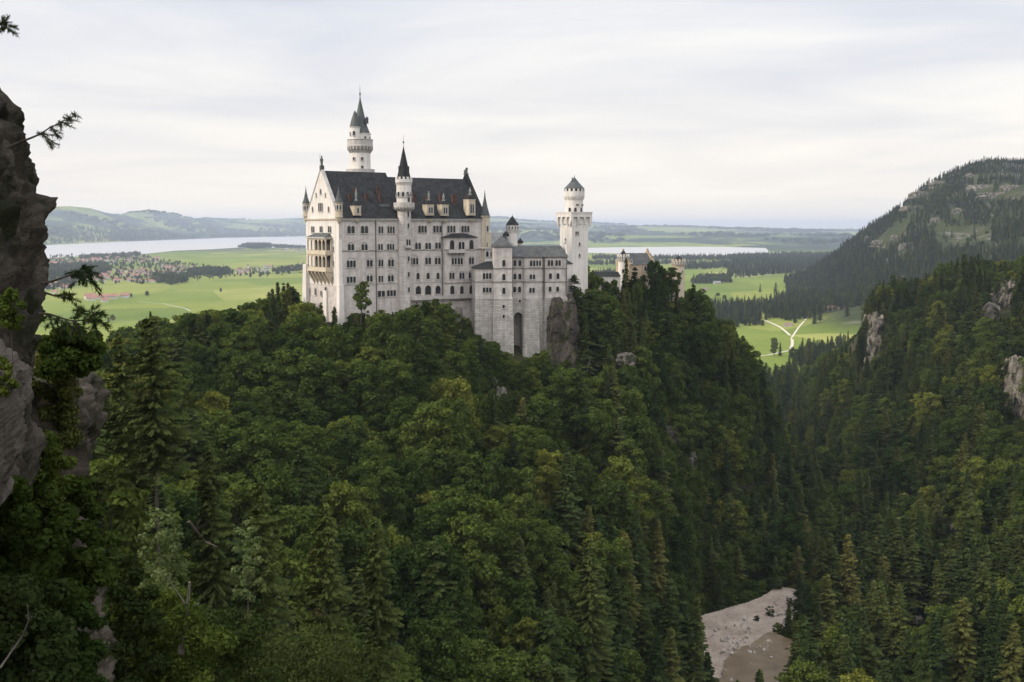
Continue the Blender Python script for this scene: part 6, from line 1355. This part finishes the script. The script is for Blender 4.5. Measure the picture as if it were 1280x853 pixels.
def conifer_near(label, px, py_top, Hm, Y0, seed, Rc, gaps=0.1, base=0.3, ls=0.34, mt='needle', pw=0.6, wh=0.5):
    top = at(px, py_top, Y0); cr_, tr = spruce(seed, Hm, Rc, wh, ls, gaps, base, pw, 1.3, 0.18); o = tag(link('spruce_tree', None, None, (top[0], Y0, top[2]-Hm)), label, 'tree', 'tall spruces in the left foreground')
    link('trunk', npmesh('trunk', tr[0], tr[1], [M['bark']]), o); link('crown', npmesh('crown', cr_[0], cr_[1], [M[mt]]), o)
conifer_near('tall foreground spruce with bare lower trunk at left', 188, 392, 25, 108, 401, 4.6, 0.06, 0.38)
conifer_near('ragged dark spruce behind the tall bare trunked one', 150, 420, 22, 118, 402, 3.6, 0.1, 0.25)
conifer_near('thin dark spruce at the bottom left of centre', 405, 632, 21, 105, 403, 3.4, 0.12, 0.2)
conifer_near('brownish spruce in front of the left slope', 262, 560, 20, 112, 404, 3.3, 0.1, 0.2)
conifer_near('dark spruce at the lower left with drooping boughs', 325, 600, 24, 98, 407, 3.8, 0.08, 0.15)
conifer_near('tall dim spruce by the bottom edge below the palace', 470, 650, 24, 120, 408, 3.7, 0.05, 0.12)
conifer_near('wide dark spruce low at the bottom centre', 738, 672, 30, 215, 409, 6.2, 0.02, 0.06, 0.5)
conifer_near('dark spruce beside the left edge of the gravel bank', 838, 722, 26, 250, 410, 5.2, 0.02, 0.06, 0.5)
conifer_near('small spruce top under the left palace corner', 418, 384, 12, 346, 405, 2.0, 0, 0.05, 0.42)
conifer_near('second small spruce top at the palace corner', 401, 379, 14, 350, 406, 2.2, 0, 0.05, 0.42)
# leafy tree in front of the palace wall, airy crown
c_ = at(451, 398, 352); cr_, tr = broadleaf(330, 13.5, 3.6, 22, 1500, 0.42, 1.0, 0.35); o = tag(link('broadleaf_tree', None, None, (c_[0], 352, c_[2]-1.5)), 'airy young tree standing in front of the palace wall', 'tree')
link('trunk', npmesh('trunk', tr[0], tr[1], [M['bark']]), o); link('crown', npmesh('crown', cr_[0], cr_[1], [M['leaf']]), o)
def dead(label, line, Y0, rad, name='dead_trunk'):
    mb = MB(); P = [at(px, py, Y0+0.3*math.sin(i)) for i, (px, py) in enumerate(line)]; mb.tube(P, [rad*(1-0.7*i/(len(P)-1)) for i in range(len(P))], 7)
    g_ = random.Random(len(label))
    for i in range(1, len(P)-1):
        for k in range(2): mb.tube([P[i], P[i]+np.array([g_.uniform(-.5, .5), g_.uniform(-.3, .3), g_.uniform(-.1, .5)])*rad*9, P[i]+np.array([g_.uniform(-.9, .9), g_.uniform(-.3, .3), g_.uniform(-.1, .9)])*rad*12], [rad*0.3, rad*0.2, rad*0.08], 4)
    tag(mb.build(name, M['bark'] if 'fallen' in label else M['palebark']), label, 'dead wood')
dead('broken grey dead trunk standing at the lower left', [(226,818),(230,790),(234,765),(237,728)], 41, 0.14)
dead('fallen bare branch on the dark left slope', [(236,652),(246,664),(258,678),(272,684)], 46, 0.07)
dead('leaning grey trunk on the slope right of castle bluff', [(731,474),(735,458),(739,446)], 380, 0.25)
dead('bare curved twig at the lower left corner', [(0,835),(14,815),(28,795),(36,775),(34,755)], 15, 0.018)
# ------------------------------------------------------------------ boulders on the gravel bank
bg_ = random.Random(4)
bmesh_b = bmesh.new(); bmesh.ops.create_icosphere(bmesh_b, subdivisions=2, radius=1.0)
for v in bmesh_b.verts: v.co *= 0.8+0.35*mnoise.noise(v.co*1.3)
bme = bpy.data.meshes.new('boulder'); bmesh_b.to_mesh(bme); bmesh_b.free(); bme.materials.append(M['boulder'])
for px0_, py0_, px1_, py1_, n, where in ((965,748,1002,772,40,'at the upper end of the gravel bank'), (900,798,966,820,70,'along the river edge of the gravel bank'), (905,800,990,858,24,'lying in the shallow river'), (884,770,950,800,40,'scattered over the open gravel bank')):
    for k in range(n):
        px, py = bg_.uniform(px0_, px1_), bg_.uniform(py0_, py1_); p = onplain(px, py, GZL); s = bg_.uniform(0.14, 0.34) if bg_.random() < 0.75 else bg_.uniform(0.35, 0.75)
        tag(link('boulder', bme, None, (p[0], p[1], GZL+0.55), (bg_.random()*3, bg_.random()*3, bg_.random()*3), (s*1.3, s, s*0.7)), 'pale rounded river boulder '+where, 'boulder', 'river boulders '+where)

for px, py, w__, h__, lb in ((962, 770, 14, 12, 'low bush in the middle of gravel bank upper end'), (988, 757, 12, 10, 'small bush at the right tip of gravel bank'), (946, 776, 8, 7, 'tiny bush on the open gravel bank')):
    p = onplain(px, py, GZL); Yb = p[1]; cr_, tr = broadleaf(900+px, h__/F*Yb, w__/F*Yb/2, 14, 900, 0.16, 1.3, 0.02)
    o = tag(link('shrub', None, None, (p[0], p[1], GZL)), lb, 'shrub', 'bushes on the gravel bank'); link('stem', npmesh('stem', tr[0]*0.9, tr[1], [M['bark']]), o); link('foliage', npmesh('foliage', cr_[0], cr_[1], [M['leafshade']]), o)
